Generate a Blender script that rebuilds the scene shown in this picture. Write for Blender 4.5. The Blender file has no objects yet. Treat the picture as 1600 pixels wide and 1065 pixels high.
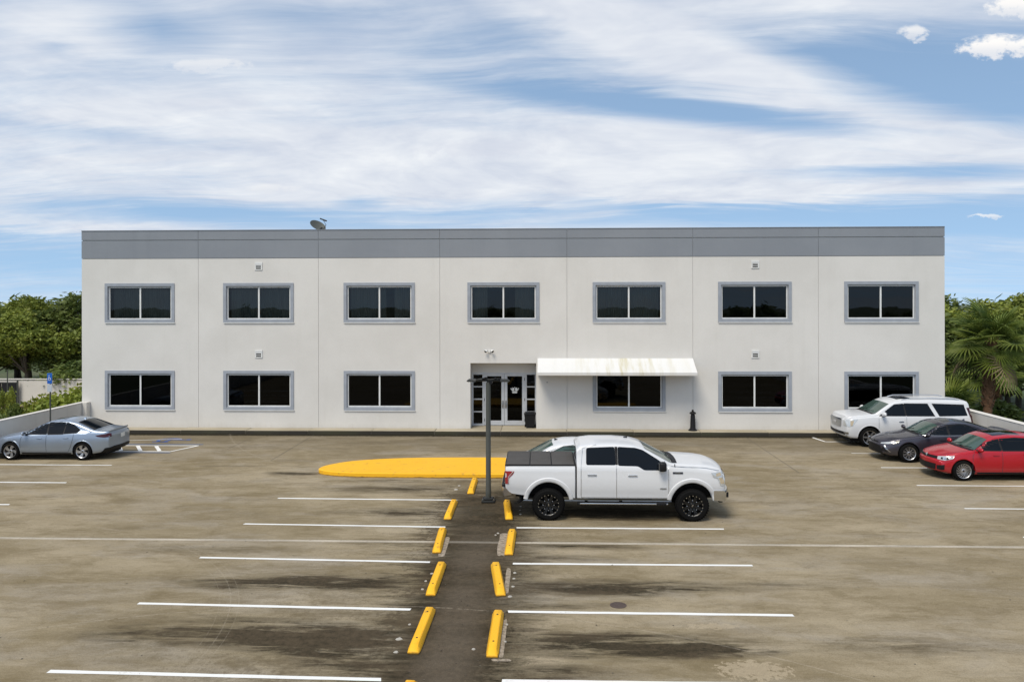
import bpy, bmesh, math, random
import numpy as np
from mathutils import Vector, Matrix
from mathutils.bvhtree import BVHTree
from mathutils.geometry import delaunay_2d_cdt
R = math.radians
scene = bpy.context.scene
C = scene.collection
random.seed(7)

# ------------------------------------------------------------------ camera
CAM_H = 5.65
FPX = 1244.0
TAN_YAW, ROLL = 0.036, 0.0018
ya = math.atan(TAN_YAW)
cd = Vector((-math.sin(ya), math.cos(ya), 0))
r0 = Vector((math.cos(ya), math.sin(ya), 0))
u0 = Vector((0, 0, 1))
cr = (r0 - ROLL * u0).normalized()
cu = (u0 + ROLL * r0).normalized()
cam = bpy.data.objects.new('camera', bpy.data.cameras.new('camera'))
C.objects.link(cam)
m = Matrix((cr, cu, -cd)).transposed().to_4x4()
m.translation = Vector((0, 0, CAM_H))
cam.matrix_world = m
cam.data.sensor_width = 36
cam.data.lens = FPX / 1600 * 36
cam.data.shift_y = -(532.5 - 470) / 1600
cam.data.clip_start = 0.1
cam.data.clip_end = 3000
scene.camera = cam

# ------------------------------------------------------------------ view / exposure
scene.view_settings.view_transform = 'Standard'
scene.view_settings.look = 'None'
scene.view_settings.gamma = 1
scene.view_settings.exposure = 0.42
scene.render.engine = 'CYCLES'
scene.cycles.max_bounces = 5
scene.cycles.diffuse_bounces = 2
scene.cycles.glossy_bounces = 2
scene.cycles.transmission_bounces = 2
scene.cycles.transparent_max_bounces = 12

SUN_EL, SUN_AZ = 58, -152          # azimuth measured from +Y, clockwise (towards +X)
SUN_STR = 2.2
SKY_STR = 0.1

sun = bpy.data.objects.new('sun', bpy.data.lights.new('sun', 'SUN'))
C.objects.link(sun)
sun.data.energy = SUN_STR
sun.data.angle = R(24)
sun.data.color = (1.0, 0.925, 0.80)
sd = Vector((math.sin(R(SUN_AZ)) * math.cos(R(SUN_EL)), math.cos(R(SUN_AZ)) * math.cos(R(SUN_EL)), math.sin(R(SUN_EL))))
sun.rotation_euler = sd.to_track_quat('Z', 'Y').to_euler()

# ------------------------------------------------------------------ node helper
class NT:
    def __init__(s, nt):
        s.nt = nt
    def node(s, t, **kw):
        n = s.nt.nodes.new(t)
        for k, v in kw.items():
            setattr(n, k, v)
        return n
    def put(s, sock, v):
        if v is None:
            return
        if isinstance(v, (int, float, tuple, list)):
            if isinstance(v, (tuple, list)) and sock.type == 'RGBA' and len(v) == 3:
                v = (*v, 1)
            sock.default_value = v
        else:
            s.nt.links.new(v, sock)
    def m(s, op, a, b=None, c=None, clamp=False):
        n = s.node('ShaderNodeMath', operation=op, use_clamp=clamp)
        s.put(n.inputs[0], a); s.put(n.inputs[1], b); s.put(n.inputs[2], c)
        return n.outputs[0]
    def v(s, op, a, b=None):
        n = s.node('ShaderNodeVectorMath', operation=op)
        s.put(n.inputs[0], a); s.put(n.inputs[1], b)
        return n.outputs[0]
    def sep(s, a):
        n = s.node('ShaderNodeSeparateXYZ'); s.put(n.inputs[0], a)
        return n.outputs
    def comb(s, x, y, z=0.0):
        n = s.node('ShaderNodeCombineXYZ')
        s.put(n.inputs[0], x); s.put(n.inputs[1], y); s.put(n.inputs[2], z)
        return n.outputs[0]
    def noise(s, vec, scale, detail=4, rough=0.55, dist=0.0, col=False, lac=2.0):
        n = s.node('ShaderNodeTexNoise')
        s.put(n.inputs['Vector'], vec)
        n.inputs['Scale'].default_value = scale
        n.inputs['Detail'].default_value = detail
        n.inputs['Roughness'].default_value = rough
        n.inputs['Lacunarity'].default_value = lac
        n.inputs['Distortion'].default_value = dist
        return n.outputs[1 if col else 0]
    def vor(s, vec, scale, feature='F1', out='Distance'):
        n = s.node('ShaderNodeTexVoronoi', feature=feature)
        s.put(n.inputs['Vector'], vec); n.inputs['Scale'].default_value = scale
        return n.outputs[out]
    def ss(s, x, a, b):                     # smoothstep a..b -> 0..1
        n = s.node('ShaderNodeMapRange', interpolation_type='SMOOTHSTEP')
        s.put(n.inputs[0], x); s.put(n.inputs[1], a); s.put(n.inputs[2], b)
        return n.outputs[0]
    def lin(s, x, a, b, c=0.0, d=1.0):
        n = s.node('ShaderNodeMapRange')
        s.put(n.inputs[0], x); s.put(n.inputs[1], a); s.put(n.inputs[2], b)
        s.put(n.inputs[3], c); s.put(n.inputs[4], d)
        return n.outputs[0]
    def mix(s, f, a, b, bt='MIX'):
        n = s.node('ShaderNodeMix', data_type='RGBA', blend_type=bt)
        s.put(n.inputs[0], f); s.put(n.inputs[6], a); s.put(n.inputs[7], b)
        return n.outputs[2]
    def map(s, vec, scale=(1, 1, 1), loc=(0, 0, 0), rot=(0, 0, 0)):
        n = s.node('ShaderNodeMapping')
        s.put(n.inputs[0], vec); n.inputs[1].default_value = loc
        n.inputs[2].default_value = rot; n.inputs[3].default_value = scale
        return n.outputs[0]

def blob(t, vec, cx, cy, rx, ry, rot=0.0):
    n = t.node('ShaderNodeMapping', vector_type='TEXTURE')
    t.put(n.inputs[0], vec); n.inputs[1].default_value = (cx, cy, 0); n.inputs[2].default_value = (0, 0, rot); n.inputs[3].default_value = (rx, ry, 1e6)
    g = t.node('ShaderNodeTexGradient', gradient_type='SPHERICAL')
    t.put(g.inputs[0], n.outputs[0])
    return g.outputs[1]

# ------------------------------------------------------------------ world: hazy blue sky under streaked high cloud
world = bpy.data.worlds.new('World')
scene.world = world
world.use_nodes = True
world.cycles.sampling_method = 'MANUAL'
world.cycles.sample_map_resolution = 512
world.node_tree.nodes.clear()
w = NT(world.node_tree)
tc = w.node('ShaderNodeTexCoord')
dirv = tc.outputs['Generated']
dx, dy, dz = w.sep(dirv)
sky = w.node('ShaderNodeTexSky', sky_type='NISHITA')
sky.sun_disc = False
sky.sun_elevation = R(SUN_EL)
sky.sun_rotation = R(SUN_AZ)
sky.air_density = 1.0
sky.dust_density = 0.6
sky.ozone_density = 2.0
lift = w.comb(dx, dy, w.m('ADD', w.m('MULTIPLY', w.m('MAXIMUM', dz, 0.0), 0.9), 0.26))
w.put(sky.inputs[0], w.v('NORMALIZE', lift))
skyc = w.mix(0.08, w.mix(1.0, sky.outputs[0], (1.55, 1.58, 1.42), 'MULTIPLY'), (5.3, 5.7, 6.4))

zc = w.m('MAXIMUM', dz, 0.0)
den = w.m('ADD', zc, 0.10)
pv = w.comb(w.m('DIVIDE', dx, den), w.m('DIVIDE', dy, den), 0.0)
warp = w.noise(pv, 0.5, 3, 0.5, col=True)
pw = w.v('ADD', pv, w.v('MULTIPLY', w.v('SUBTRACT', warp, (0.5, 0.5, 0.5)), (1.6, 1.0, 0.0)))
nA = w.noise(w.map(pw, (0.22, 0.75, 1), (3.1, 1.7, 0), (0, 0, 0.10)), 1.3, 6, 0.58)
nB = w.noise(w.map(pw, (0.30, 1.6, 1), (8.1, 4.2, 0), (0, 0, -0.22)), 2.6, 6, 0.64)
nC = w.noise(w.map(pw, (1, 1, 1), (1, 2, 5), (0, 0, 0.3)), 2.2, 4, 0.6)
front = w.ss(dy, 0.15, 0.5)
yc = w.m('MAXIMUM', dy, 0.1)
U = w.m('DIVIDE', dx, yc)
V = w.m('DIVIDE', dz, yc)
# large cloud banks and clear gaps: (px, py, half width, half height, tilt, weight) read off as bearings
BANKS = [
    (120, 250, 420, 70, -0.05, 0.34), (620, 230, 420, 60, 0.05, 0.30), (1150, 250, 560, 48, 0.02, 0.36),
    (1000, 70, 200, 40, 0.35, 0.34), (1200, 120, 250, 34, 0.30, 0.42), (1280, 20, 330, 26, 0.0, 0.30),
    (60, 40, 110, 42, 0.0, 0.34), (560, 80, 160, 40, 0.1, 0.10), (900, 290, 400, 26, 0.03, 0.26),
    (1300, 303, 330, 12, -0.03, 0.26), (150, 352, 200, 10, 0.02, 0.26), (880, 340, 170, 9, -0.12, 0.22),
    (560, 310, 230, 22, 0.02, 0.16), (300, 150, 260, 26, 0.0, 0.16),
    (240, 35, 80, 26, 0.1, -0.24), (470, 22, 120, 22, 0.05, -0.22), (720, 60, 160, 60, 0.0, -0.05), (70, 62, 34, 12, 0.1, -0.22),
    (1060, 172, 260, 17, 0.12, -0.62), (1500, 150, 160, 34, 0.10, -0.46), (1380, 95, 170, 26, 0.05, -0.40),
    (260, 325, 220, 16, 0.05, -0.42), (1450, 275, 200, 12, 0.0, -0.42), (990, 320, 130, 10, 0.1, -0.30),
    (1500, 350, 260, 26, 0.0, -0.36), (40, 400, 260, 34, 0.0, -0.34), (560, 312, 36, 10, 0.0, -0.40),
    (1100, 338, 260, 12, 0.0, -0.30), (120, 200, 190, 14, 0.10, -0.24), (620, 188, 180, 12, 0.05, -0.16),
    (1540, 440, 200, 40, 0.0, -0.15),
]
acc = None
uu = w.m('ADD', U, w.m('MULTIPLY', w.m('SUBTRACT', nC, 0.5), 0.05))
vv = w.m('ADD', V, w.m('MULTIPLY', w.m('SUBTRACT', nB, 0.5), 0.035))
uv = w.comb(uu, vv, 0.0)
for px, py, hw, hh, tilt, wt in BANKS:
    g = blob(w, uv, (px - 845) / FPX, (470 - py) / FPX, 1.7 * hw / FPX, 1.7 * hh / FPX, -tilt)
    acc = w.m('MULTIPLY', g, wt) if acc is None else w.m('MULTIPLY_ADD', g, wt, acc)
dens = w.m('ADD', w.m('MULTIPLY', nA, 0.85), w.m('MULTIPLY', nB, 0.55))
nD = w.noise(w.map(pw, (0.5, 2.0, 1), (2, 5, 1), (0, 0, 0.35)), 6.0, 5, 0.68)
dens = w.m('ADD', w.m('MULTIPLY_ADD', w.m('SUBTRACT', nD, 0.5), 0.34, dens), w.m('MULTIPLY', acc, front))
alpha = w.ss(dens, 0.38, 1.14)
alpha = w.m('MINIMUM', w.m('MULTIPLY', alpha, 1.0), 0.97)
shade = w.lin(nC, 0.3, 0.7, 0.0, 1.0)
cloudc = w.mix(shade, (4.75, 5.15, 5.95), (6.65, 6.85, 7.1))
col = w.mix(alpha, skyc, cloudc)
# small low cumulus puffs
PUFFS = [(1545, 82, 62, 17, 1.0), (1416, 60, 20, 12, 0.7), (1585, 22, 55, 16, 0.95), (318, 96, 66, 11, 0.45), (760, 232, 110, 14, 0.28),
         (335, 160, 60, 9, 0.22), (420, 292, 40, 8, 0.3), (1523, 342, 26, 3, 0.6), (875, 203, 10, 3, 0.25)]
nP = w.noise(w.map(w.comb(U, V, 0), (1, 1.5, 1)), 62, 5, 0.62)
nPl = w.noise(w.map(w.comb(U, V, 4), (1, 1.3, 1)), 22, 2, 0.5)
puv = w.comb(w.m('ADD', U, w.m('MULTIPLY', w.m('SUBTRACT', nPl, 0.5), 0.05)), w.m('ADD', V, w.m('MULTIPLY', w.m('SUBTRACT', nP, 0.5), 0.016)), 0.0)
for i, (px, py, hw, hh, st) in enumerate(PUFFS):
    cx, cy, rx, ry = (px - 845) / FPX, (470 - py) / FPX, hw / FPX, hh / FPX
    gb = blob(w, puv, cx, cy, rx * 1.35, ry * 1.5)
    e = w.m('MULTIPLY', w.m('MULTIPLY_ADD', w.m('SUBTRACT', nP, 0.5), 1.7, gb), w.ss(gb, 0.0, 0.2))
    al = w.m('MULTIPLY', w.ss(e, 0.12, 0.62), w.m('MULTIPLY', front, st))
    dark = i in (4, 5, 8)
    top = w.ss(V, cy - ry * 0.8, cy + ry * 0.5)
    pc = (4.9, 5.15, 5.9) if dark else w.mix(top, (5.9, 6.1, 6.5), (7.6, 7.45, 7.25))
    col = w.mix(al, col, pc)
bg = w.node('ShaderNodeBackground')
w.put(bg.inputs[0], col)
bg.inputs[1].default_value = SKY_STR
wo = w.node('ShaderNodeOutputWorld')
w.nt.links.new(bg.outputs[0], wo.inputs[0])

# ------------------------------------------------------------------ materials
MATS = {}
def mat(name, col=(0.5, 0.5, 0.5), rough=0.6, metal=0.0, spec=0.5, coat=0.0, build=None):
    if name in MATS:
        return MATS[name]
    M = bpy.data.materials.new(name)
    M.use_nodes = True
    t = NT(M.node_tree)
    b = M.node_tree.nodes['Principled BSDF']
    b.inputs['Base Color'].default_value = (*col, 1)
    b.inputs['Roughness'].default_value = rough
    b.inputs['Metallic'].default_value = metal
    b.inputs['Specular IOR Level'].default_value = spec
    b.inputs['Coat Weight'].default_value = coat
    b.inputs['Coat Roughness'].default_value = 0.04
    if build:
        build(t, b)
    else:
        tcn = t.node('ShaderNodeTexCoord')
        n = t.noise(tcn.outputs['Object'], 3.0, 6, 0.6)
        f = t.lin(n, 0.3, 0.7, 0.90, 1.08)
        cc = t.node('ShaderNodeCombineColor')
        for i in range(3):
            t.put(cc.inputs[i], t.m('MULTIPLY', f, col[i]))
        t.put(b.inputs['Base Color'], cc.outputs[0])
    MATS[name] = M
    return M

def bump(t, b, h, strength=0.2, dist=0.01):
    n = t.node('ShaderNodeBump')
    n.inputs['Strength'].default_value = strength
    n.inputs['Distance'].default_value = dist
    t.put(n.inputs['Height'], h)
    t.put(b.inputs['Normal'], n.outputs[0])

def wpos(t):
    return t.node('ShaderNodeNewGeometry').outputs['Position']

STAINS_SHADE = [  # x, y, rx, ry, strength (dark, damp; the pickup's one holds painted shade)
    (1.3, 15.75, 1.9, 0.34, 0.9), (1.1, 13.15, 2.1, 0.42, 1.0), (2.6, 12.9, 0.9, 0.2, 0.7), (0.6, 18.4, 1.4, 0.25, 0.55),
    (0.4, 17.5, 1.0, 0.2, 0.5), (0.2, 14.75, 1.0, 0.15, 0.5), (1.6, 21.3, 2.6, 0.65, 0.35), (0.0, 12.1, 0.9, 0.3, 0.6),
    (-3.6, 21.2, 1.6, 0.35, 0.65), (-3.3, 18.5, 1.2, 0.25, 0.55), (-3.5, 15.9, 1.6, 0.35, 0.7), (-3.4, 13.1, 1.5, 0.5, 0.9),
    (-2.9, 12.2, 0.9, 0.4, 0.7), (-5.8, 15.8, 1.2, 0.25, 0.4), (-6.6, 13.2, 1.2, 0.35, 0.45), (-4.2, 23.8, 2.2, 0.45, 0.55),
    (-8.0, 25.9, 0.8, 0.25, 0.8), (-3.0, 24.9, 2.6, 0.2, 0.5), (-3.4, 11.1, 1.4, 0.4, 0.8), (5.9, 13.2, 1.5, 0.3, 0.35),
    (2.0, 21.2, 1.7, 0.55, 0.75), (1.6, 15.6, 0.8, 0.15, 0.6), (-4.6, 13.6, 2.2, 0.7, 0.45), (-5.2, 15.9, 1.8, 0.5, 0.4), (-3.2, 10.4, 2.0, 0.8, 0.7), (-7.6, 17.9, 1.6, 0.3, 0.3), (4.4, 16.0, 1.2, 0.25, 0.3),  # first entry: oil stain under the pickup, its shade painted in as well
]
LIGHTS = [(-0.2, 13.75, 0.4, 0.22, 0.5), (3.0, 13.95, 0.42, 0.12, 0.6), (3.25, 12.3, 0.5, 0.3, 0.75), (2.6, 12.9, 0.14, 0.09, 0.5), (0.0, 12.45, 0.3, 0.3, 0.55), (0.65, 13.15, 0.13, 0.08, 0.7),
          (0.2, 16.4, 0.9, 0.2, 0.35), (0.6, 18.0, 1.3, 0.2, 0.3), (0.9, 14.1, 1.0, 0.3, 0.25), (-1.5, 14.55, 0.5, 0.1, 0.3), (0.4, 19.4, 1.3, 0.25, 0.25), (-1.6, 18.6, 0.8, 0.12, 0.4),
          (-4.2, 25.3, 0.5, 0.1, 0.2)]
def lot_build(t, b):
    p = wpos(t)
    x, y, z = t.sep(p)
    nw = t.noise(p, 0.9, 5, 0.6, col=True)
    wv = t.v('MULTIPLY', t.v('SUBTRACT', nw, (0.5, 0.5, 0.5)), (1.6, 0.5, 0))
    q = t.v('ADD', p, wv)
    q2 = t.v('ADD', p, t.v('MULTIPLY', t.v('SUBTRACT', nw, (0.5, 0.5, 0.5)), (0.9, 0.35, 0)))
    big = t.noise(t.map(q, (0.17, 0.26, 1), (3, 1, 0), (0, 0, 0.35)), 1.0, 6, 0.6)
    med = t.noise(t.map(q, (0.5, 1.25, 1), (5, 3, 0), (0, 0, 0.05)), 1.0, 8, 0.72)
    stk = t.noise(t.map(p, (0.7, 5.0, 1)), 1.0, 7, 0.72, 0.6)
    swirl = t.noise(t.map(q, (0.28, 0.75, 1), (1, 9, 0), (0, 0, 0.75)), 1.0, 7, 0.62, 0.5)
    fine = t.noise(p, 42, 4, 0.7)
    grit = t.noise(p, 9, 6, 0.7)
    c = t.mix(t.ss(big, 0.36, 0.66), (0.235, 0.193, 0.120), (0.345, 0.292, 0.200))
    c = t.mix(t.m('MULTIPLY', t.ss(swirl, 0.44, 0.70), 0.65), c, (0.330, 0.298, 0.245))
    c = t.mix(t.m('MULTIPLY', t.ss(med, 0.42, 0.74), 0.72), c, (0.135, 0.102, 0.050))
    c = t.mix(t.m('MULTIPLY', t.ss(stk, 0.55, 0.75), 0.45), c, (0.125, 0.098, 0.055))
    c = t.mix(t.m('MULTIPLY', t.ss(stk, 0.44, 0.26), 0.30), c, (0.35, 0.295, 0.215))
    c = t.mix(t.m('MULTIPLY', t.ss(grit, 0.50, 0.66), 0.42), c, (0.14, 0.110, 0.065))
    mid2 = t.noise(t.map(q2, (1.5, 2.7, 1), (2, 7, 0)), 1.0, 8, 0.78)
    c = t.mix(t.m('MULTIPLY', t.ss(mid2, 0.46, 0.74), 0.50), c, (0.135, 0.106, 0.052))
    c = t.mix(t.m('MULTIPLY', t.ss(mid2, 0.50, 0.26), 0.35), c, (0.390, 0.335, 0.240))
    scr = t.noise(t.map(p, (2.0, 16.0, 1), (0, 0, 0), (0, 0, 0.25)), 1.0, 5, 0.7, 0.4)
    c = t.mix(t.m('MULTIPLY', t.ss(scr, 0.56, 0.72), 0.30), c, (0.40, 0.35, 0.26))
    # far band in front of the kerb is damper and browner
    farb = t.m('MULTIPLY', t.ss(y, 27.5, 32.8), t.lin(med, 0.3, 0.7, 0.3, 0.85))
    c = t.mix(farb, c, (0.13, 0.11, 0.075))
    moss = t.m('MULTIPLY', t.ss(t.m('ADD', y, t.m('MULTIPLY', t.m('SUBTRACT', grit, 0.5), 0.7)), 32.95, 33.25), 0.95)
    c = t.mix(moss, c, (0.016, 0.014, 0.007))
    edge = t.m('SUBTRACT', med, 0.5)
    # light patches
    for sx, sy, rx, ry, st in LIGHTS:
        gb = blob(t, p, sx, sy, rx * 1.5, ry * 1.5)
        e = t.m('MULTIPLY', t.m('MULTIPLY_ADD', t.m('SUBTRACT', grit, 0.5), 3.2, gb), t.ss(gb, 0.0, 0.2))
        hard = 0.42 if st >= 0.5 else 0.9
        c = t.mix(t.m('MULTIPLY', t.ss(e, 0.25, hard), st * 0.8), c, (0.40, 0.335, 0.235))
    # damp stains, and the shade painted in under the pickup
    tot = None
    for sx, sy, rx, ry, st in STAINS_SHADE:
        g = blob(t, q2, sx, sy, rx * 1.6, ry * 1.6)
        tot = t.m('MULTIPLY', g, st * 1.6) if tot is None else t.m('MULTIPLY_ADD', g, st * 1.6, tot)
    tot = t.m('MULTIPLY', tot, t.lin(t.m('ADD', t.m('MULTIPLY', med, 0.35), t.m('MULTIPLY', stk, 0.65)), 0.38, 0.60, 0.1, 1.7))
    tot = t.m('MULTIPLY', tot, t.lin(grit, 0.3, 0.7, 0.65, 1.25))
    # damp strip between the two rows of wheel stops
    xx = t.m('ADD', x, t.m('MULTIPLY', t.m('SUBTRACT', stk, 0.5), 2.4))
    xx = t.m('ADD', xx, t.m('MULTIPLY', t.m('SUBTRACT', grit, 0.5), 0.9))
    ds = t.m('ABSOLUTE', t.m('ADD', xx, 1.52))
    strip = t.m('MULTIPLY', t.ss(ds, 1.75, 0.55), t.ss(t.m('ADD', y, t.m('MULTIPLY', med, 2.5)), 26.0, 24.2))
    strip = t.m('MULTIPLY', strip, t.lin(swirl, 0.3, 0.75, 1.04, 0.82))
    bleed = t.m('MULTIPLY', t.m('MULTIPLY', t.ss(ds, 2.6, 0.9), t.ss(stk, 0.42, 0.66)), t.ss(y, 26.5, 24.0))
    rag = t.m('ADD', t.m('MULTIPLY', med, 0.5), t.m('MULTIPLY', grit, 0.5))
    edgeb = t.m('MULTIPLY', t.ss(t.m('ABSOLUTE', t.m('SUBTRACT', ds, 1.0)), 0.75, 0.1), t.ss(rag, 0.40, 0.56))
    edgeb = t.m('MULTIPLY', edgeb, t.ss(y, 25.5, 23.5))
    grime = t.m('MULTIPLY', t.m('MULTIPLY', t.ss(x, -8.5, -2.5), t.ss(x, -0.5, -2.0)), t.m('MULTIPLY', t.ss(y, 19.0, 12.5), t.ss(rag, 0.40, 0.58)))
    edgeb = t.m('MAXIMUM', t.m('MULTIPLY', edgeb, 1.0), t.m('MULTIPLY', grime, 0.72))
    bleed = t.m('MAXIMUM', bleed, edgeb)
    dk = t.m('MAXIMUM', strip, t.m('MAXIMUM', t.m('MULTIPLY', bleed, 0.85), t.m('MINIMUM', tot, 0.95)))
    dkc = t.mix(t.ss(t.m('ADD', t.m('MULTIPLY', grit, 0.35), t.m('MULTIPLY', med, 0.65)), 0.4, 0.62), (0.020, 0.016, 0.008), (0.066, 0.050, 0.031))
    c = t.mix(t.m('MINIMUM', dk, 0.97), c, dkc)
    # scuffed paler band down the middle of the damp strip
    mid = t.m('MULTIPLY', t.ss(t.m('ABSOLUTE', t.m('ADD', x, t.m('ADD', t.m('MULTIPLY', med, 0.5), 1.22))), 0.75, 0.1), t.ss(big, 0.3, 0.7))
    mid = t.m('MULTIPLY', mid, t.ss(y, 21.0, 16.0))
    c = t.mix(t.m('MULTIPLY', mid, 0.80), c, (0.125, 0.102, 0.075))
    # old tyre arcs
    for ax, ay, rad, wd, st in [(-3.2, 1.5, 13.2, 0.035, 0.3), (-12.6, 12.3, 7.2, 0.02, 0.22), (-12.6, 12.3, 7.35, 0.015, 0.18), (-12.6, 12.3, 7.0, 0.015, 0.15),
                                (3.0, 40.0, 17.5, 0.08, 0.18)]:
        vx = t.m('SUBTRACT', x, ax); vy = t.m('SUBTRACT', y, ay)
        dd = t.m('SQRT', t.m('ADD', t.m('MULTIPLY', vx, vx), t.m('MULTIPLY', vy, vy)))
        k = t.m('ABSOLUTE', t.m('SUBTRACT', dd, rad))
        c = t.mix(t.m('MULTIPLY', t.m('MULTIPLY', t.ss(k, wd, 0.0), st), t.ss(grit, 0.35, 0.6)), c, (0.44, 0.39, 0.31))
    c = t.mix(1.0, c, t.node('ShaderNodeCombineColor').outputs[0], 'ADD') if False else c
    gr = t.m('MULTIPLY', t.lin(fine, 0.25, 0.75, 0.74, 1.24), t.lin(grit, 0.3, 0.7, 0.88, 1.12))
    gc = t.v('MULTIPLY', t.comb(gr, gr, gr), (1.0, 0.975, 0.955))
    c = t.mix(1.0, c, gc, 'MULTIPLY')
    t.put(b.inputs['Base Color'], c)
    t.put(b.inputs['Roughness'], t.lin(dk, 0.0, 1.0, 0.92, 0.88))
    b.inputs['Specular IOR Level'].default_value = 0.12
    bump(t, b, t.m('ADD', fine, t.m('MULTIPLY', grit, 0.6)), 0.35, 0.012)
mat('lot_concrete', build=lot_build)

def ground_build(t, b):
    p = wpos(t)
    n = t.noise(p, 0.08, 6, 0.6); f = t.noise(p, 2.0, 6, 0.7)
    c = t.mix(t.ss(n, 0.4, 0.6), (0.06, 0.085, 0.03), (0.10, 0.11, 0.05))
    c = t.mix(t.ss(f, 0.4, 0.7), c, (0.035, 0.05, 0.018))
    t.put(b.inputs['Base Color'], c); b.inputs['Roughness'].default_value = 0.95
mat('outer_ground', build=ground_build)

def stucco(name, ca, cb, streak=0.35, stain=(0.30, 0.27, 0.18)):
    def f(t, b):
        p = wpos(t)
        n = t.noise(p, 0.35, 5, 0.6)
        c = t.mix(t.ss(n, 0.35, 0.65), ca, cb)
        s = t.noise(t.map(p, (3.2, 3.2, 0.16)), 1.0, 6, 0.65)
        c = t.mix(t.m('MULTIPLY', t.ss(s, 0.52, 0.78), streak), c, stain)
        x, y, z = t.sep(p)
        low = t.m('MULTIPLY', t.ss(t.m('ADD', z, t.m('MULTIPLY', s, 0.5)), 0.65, 0.25), 0.22)
        c = t.mix(low, c, (0.32, 0.27, 0.19))
        fn = t.noise(p, 55, 3, 0.6)
        g = t.lin(fn, 0.3, 0.7, 0.96, 1.04)
        c = t.mix(1.0, c, t.comb(g, g, g), 'MULTIPLY')
        t.put(b.inputs['Base Color'], c)
        b.inputs['Roughness'].default_value = 0.85
        b.inputs['Specular IOR Level'].default_value = 0.25
        bump(t, b, fn, 0.25, 0.004)
    return mat(name, build=f)
stucco('facade_white', (0.615, 0.595, 0.56), (0.665, 0.645, 0.61), 0.10, (0.42, 0.40, 0.34))
stucco('parapet_grey', (0.225, 0.243, 0.270), (0.245, 0.263, 0.290), 0.12, (0.14, 0.15, 0.17))
stucco('yard_wall', (0.58, 0.55, 0.50), (0.64, 0.61, 0.56), 0.25, (0.33, 0.31, 0.26))
mat('joint_dark', (0.55, 0.54, 0.51), 0.9)
mat('joint_line', (0.10, 0.085, 0.065), 0.95)
mat('trim_grey', (0.30, 0.325, 0.365), 0.6)
mat('trim_white', (0.70, 0.70, 0.68), 0.6)
mat('aluminium', (0.55, 0.57, 0.60), 0.4, 0.3)
mat('black_metal', (0.006, 0.006, 0.007), 0.5, 0, 0.3)
mat('dark_metal', (0.022, 0.023, 0.022), 0.5, 0, 0.3)
mat('pole_metal', (0.060, 0.063, 0.055), 0.6, 0, 0.3)
mat('interior_dark', (0.035, 0.034, 0.032), 0.9)
mat('interior_floor', (0.06, 0.05, 0.04), 0.9)
mat('roof_membrane', (0.40, 0.40, 0.38), 0.9)

def curtain_build(t, b):
    p = wpos(t)
    s = t.noise(t.map(p, (9, 1, 0.1)), 1.0, 3, 0.5)
    c = t.mix(s, (0.34, 0.35, 0.34), (0.62, 0.62, 0.60))
    t.put(b.inputs['Base Color'], c); b.inputs['Roughness'].default_value = 0.9
mat('curtain_cloth', build=curtain_build)

def glass_pane(name, tint, rough=0.01, refl=1.5):
    M = bpy.data.materials.new(name); M.use_nodes = True
    nt = M.node_tree; nt.nodes.clear(); t = NT(nt)
    tr = t.node('ShaderNodeBsdfTransparent'); tr.inputs[0].default_value = (*tint, 1)
    gl = t.node('ShaderNodeBsdfGlossy'); gl.inputs['Roughness'].default_value = rough
    gl.inputs['Color'].default_value = (0.9, 0.95, 1.0, 1)
    fr = t.node('ShaderNodeFresnel'); fr.inputs[0].default_value = refl
    tcn = t.node('ShaderNodeTexCoord')
    n = t.noise(tcn.outputs['Object'], 0.9, 2, 0.5)
    bp = t.node('ShaderNodeBump'); bp.inputs['Strength'].default_value = 0.04; bp.inputs['Distance'].default_value = 0.05
    t.put(bp.inputs['Height'], n); t.put(gl.inputs['Normal'], bp.outputs[0])
    mx = t.node('ShaderNodeMixShader')
    t.put(mx.inputs[0], fr.outputs[0]); t.put(mx.inputs[1], tr.outputs[0]); t.put(mx.inputs[2], gl.outputs[0])
    o = t.node('ShaderNodeOutputMaterial'); t.put(o.inputs[0], mx.outputs[0])
    MATS[name] = M
glass_pane('window_glass', (0.30, 0.33, 0.32), 0.01, 1.42)
glass_pane('window_glass_dark', (0.05, 0.055, 0.06), 0.01, 1.27)

def paint_line(name, col, wear=0.35):
    def f(t, b):
        p = wpos(t)
        n = t.noise(p, 14, 6, 0.7); s = t.noise(t.map(p, (1.2, 9, 1)), 1.0, 5, 0.6)
        k = t.m('MULTIPLY', t.ss(t.m('ADD', t.m('MULTIPLY', n, 0.6), t.m('MULTIPLY', s, 0.5)), 0.62, 0.76), wear)
        c = t.mix(k, col, (0.30, 0.26, 0.20))
        t.put(b.inputs['Base Color'], c); b.inputs['Roughness'].default_value = 0.7
    return mat(name, build=f)
paint_line('line_white', (0.76, 0.75, 0.72), 0.55)
paint_line('line_white_old', (0.60, 0.58, 0.53), 0.8)
paint_line('line_blue', (0.05, 0.10, 0.20), 0.9)
paint_line('symbol_blue', (0.02, 0.07, 0.26), 0.35)
def yel_build(t, b):
    p = wpos(t); x, y, z = t.sep(p)
    n = t.noise(p, 1.1, 5, 0.6); g = t.noise(p, 24, 5, 0.7); sc = t.noise(p, 5, 7, 0.72)
    c = t.mix(n, (0.84, 0.415, 0.006), (0.88, 0.475, 0.010))
    c = t.mix(t.m('MULTIPLY', t.ss(sc, 0.56, 0.68), 0.6), c, (0.40, 0.22, 0.045))
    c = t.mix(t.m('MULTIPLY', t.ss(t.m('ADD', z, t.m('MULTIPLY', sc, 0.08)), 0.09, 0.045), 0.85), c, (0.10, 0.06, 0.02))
    t.put(b.inputs['Base Color'], c); b.inputs['Roughness'].default_value = 0.65
    bump(t, b, t.m('ADD', g, sc), 0.3, 0.008)
mat('yellow_paint', build=yel_build)
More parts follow.
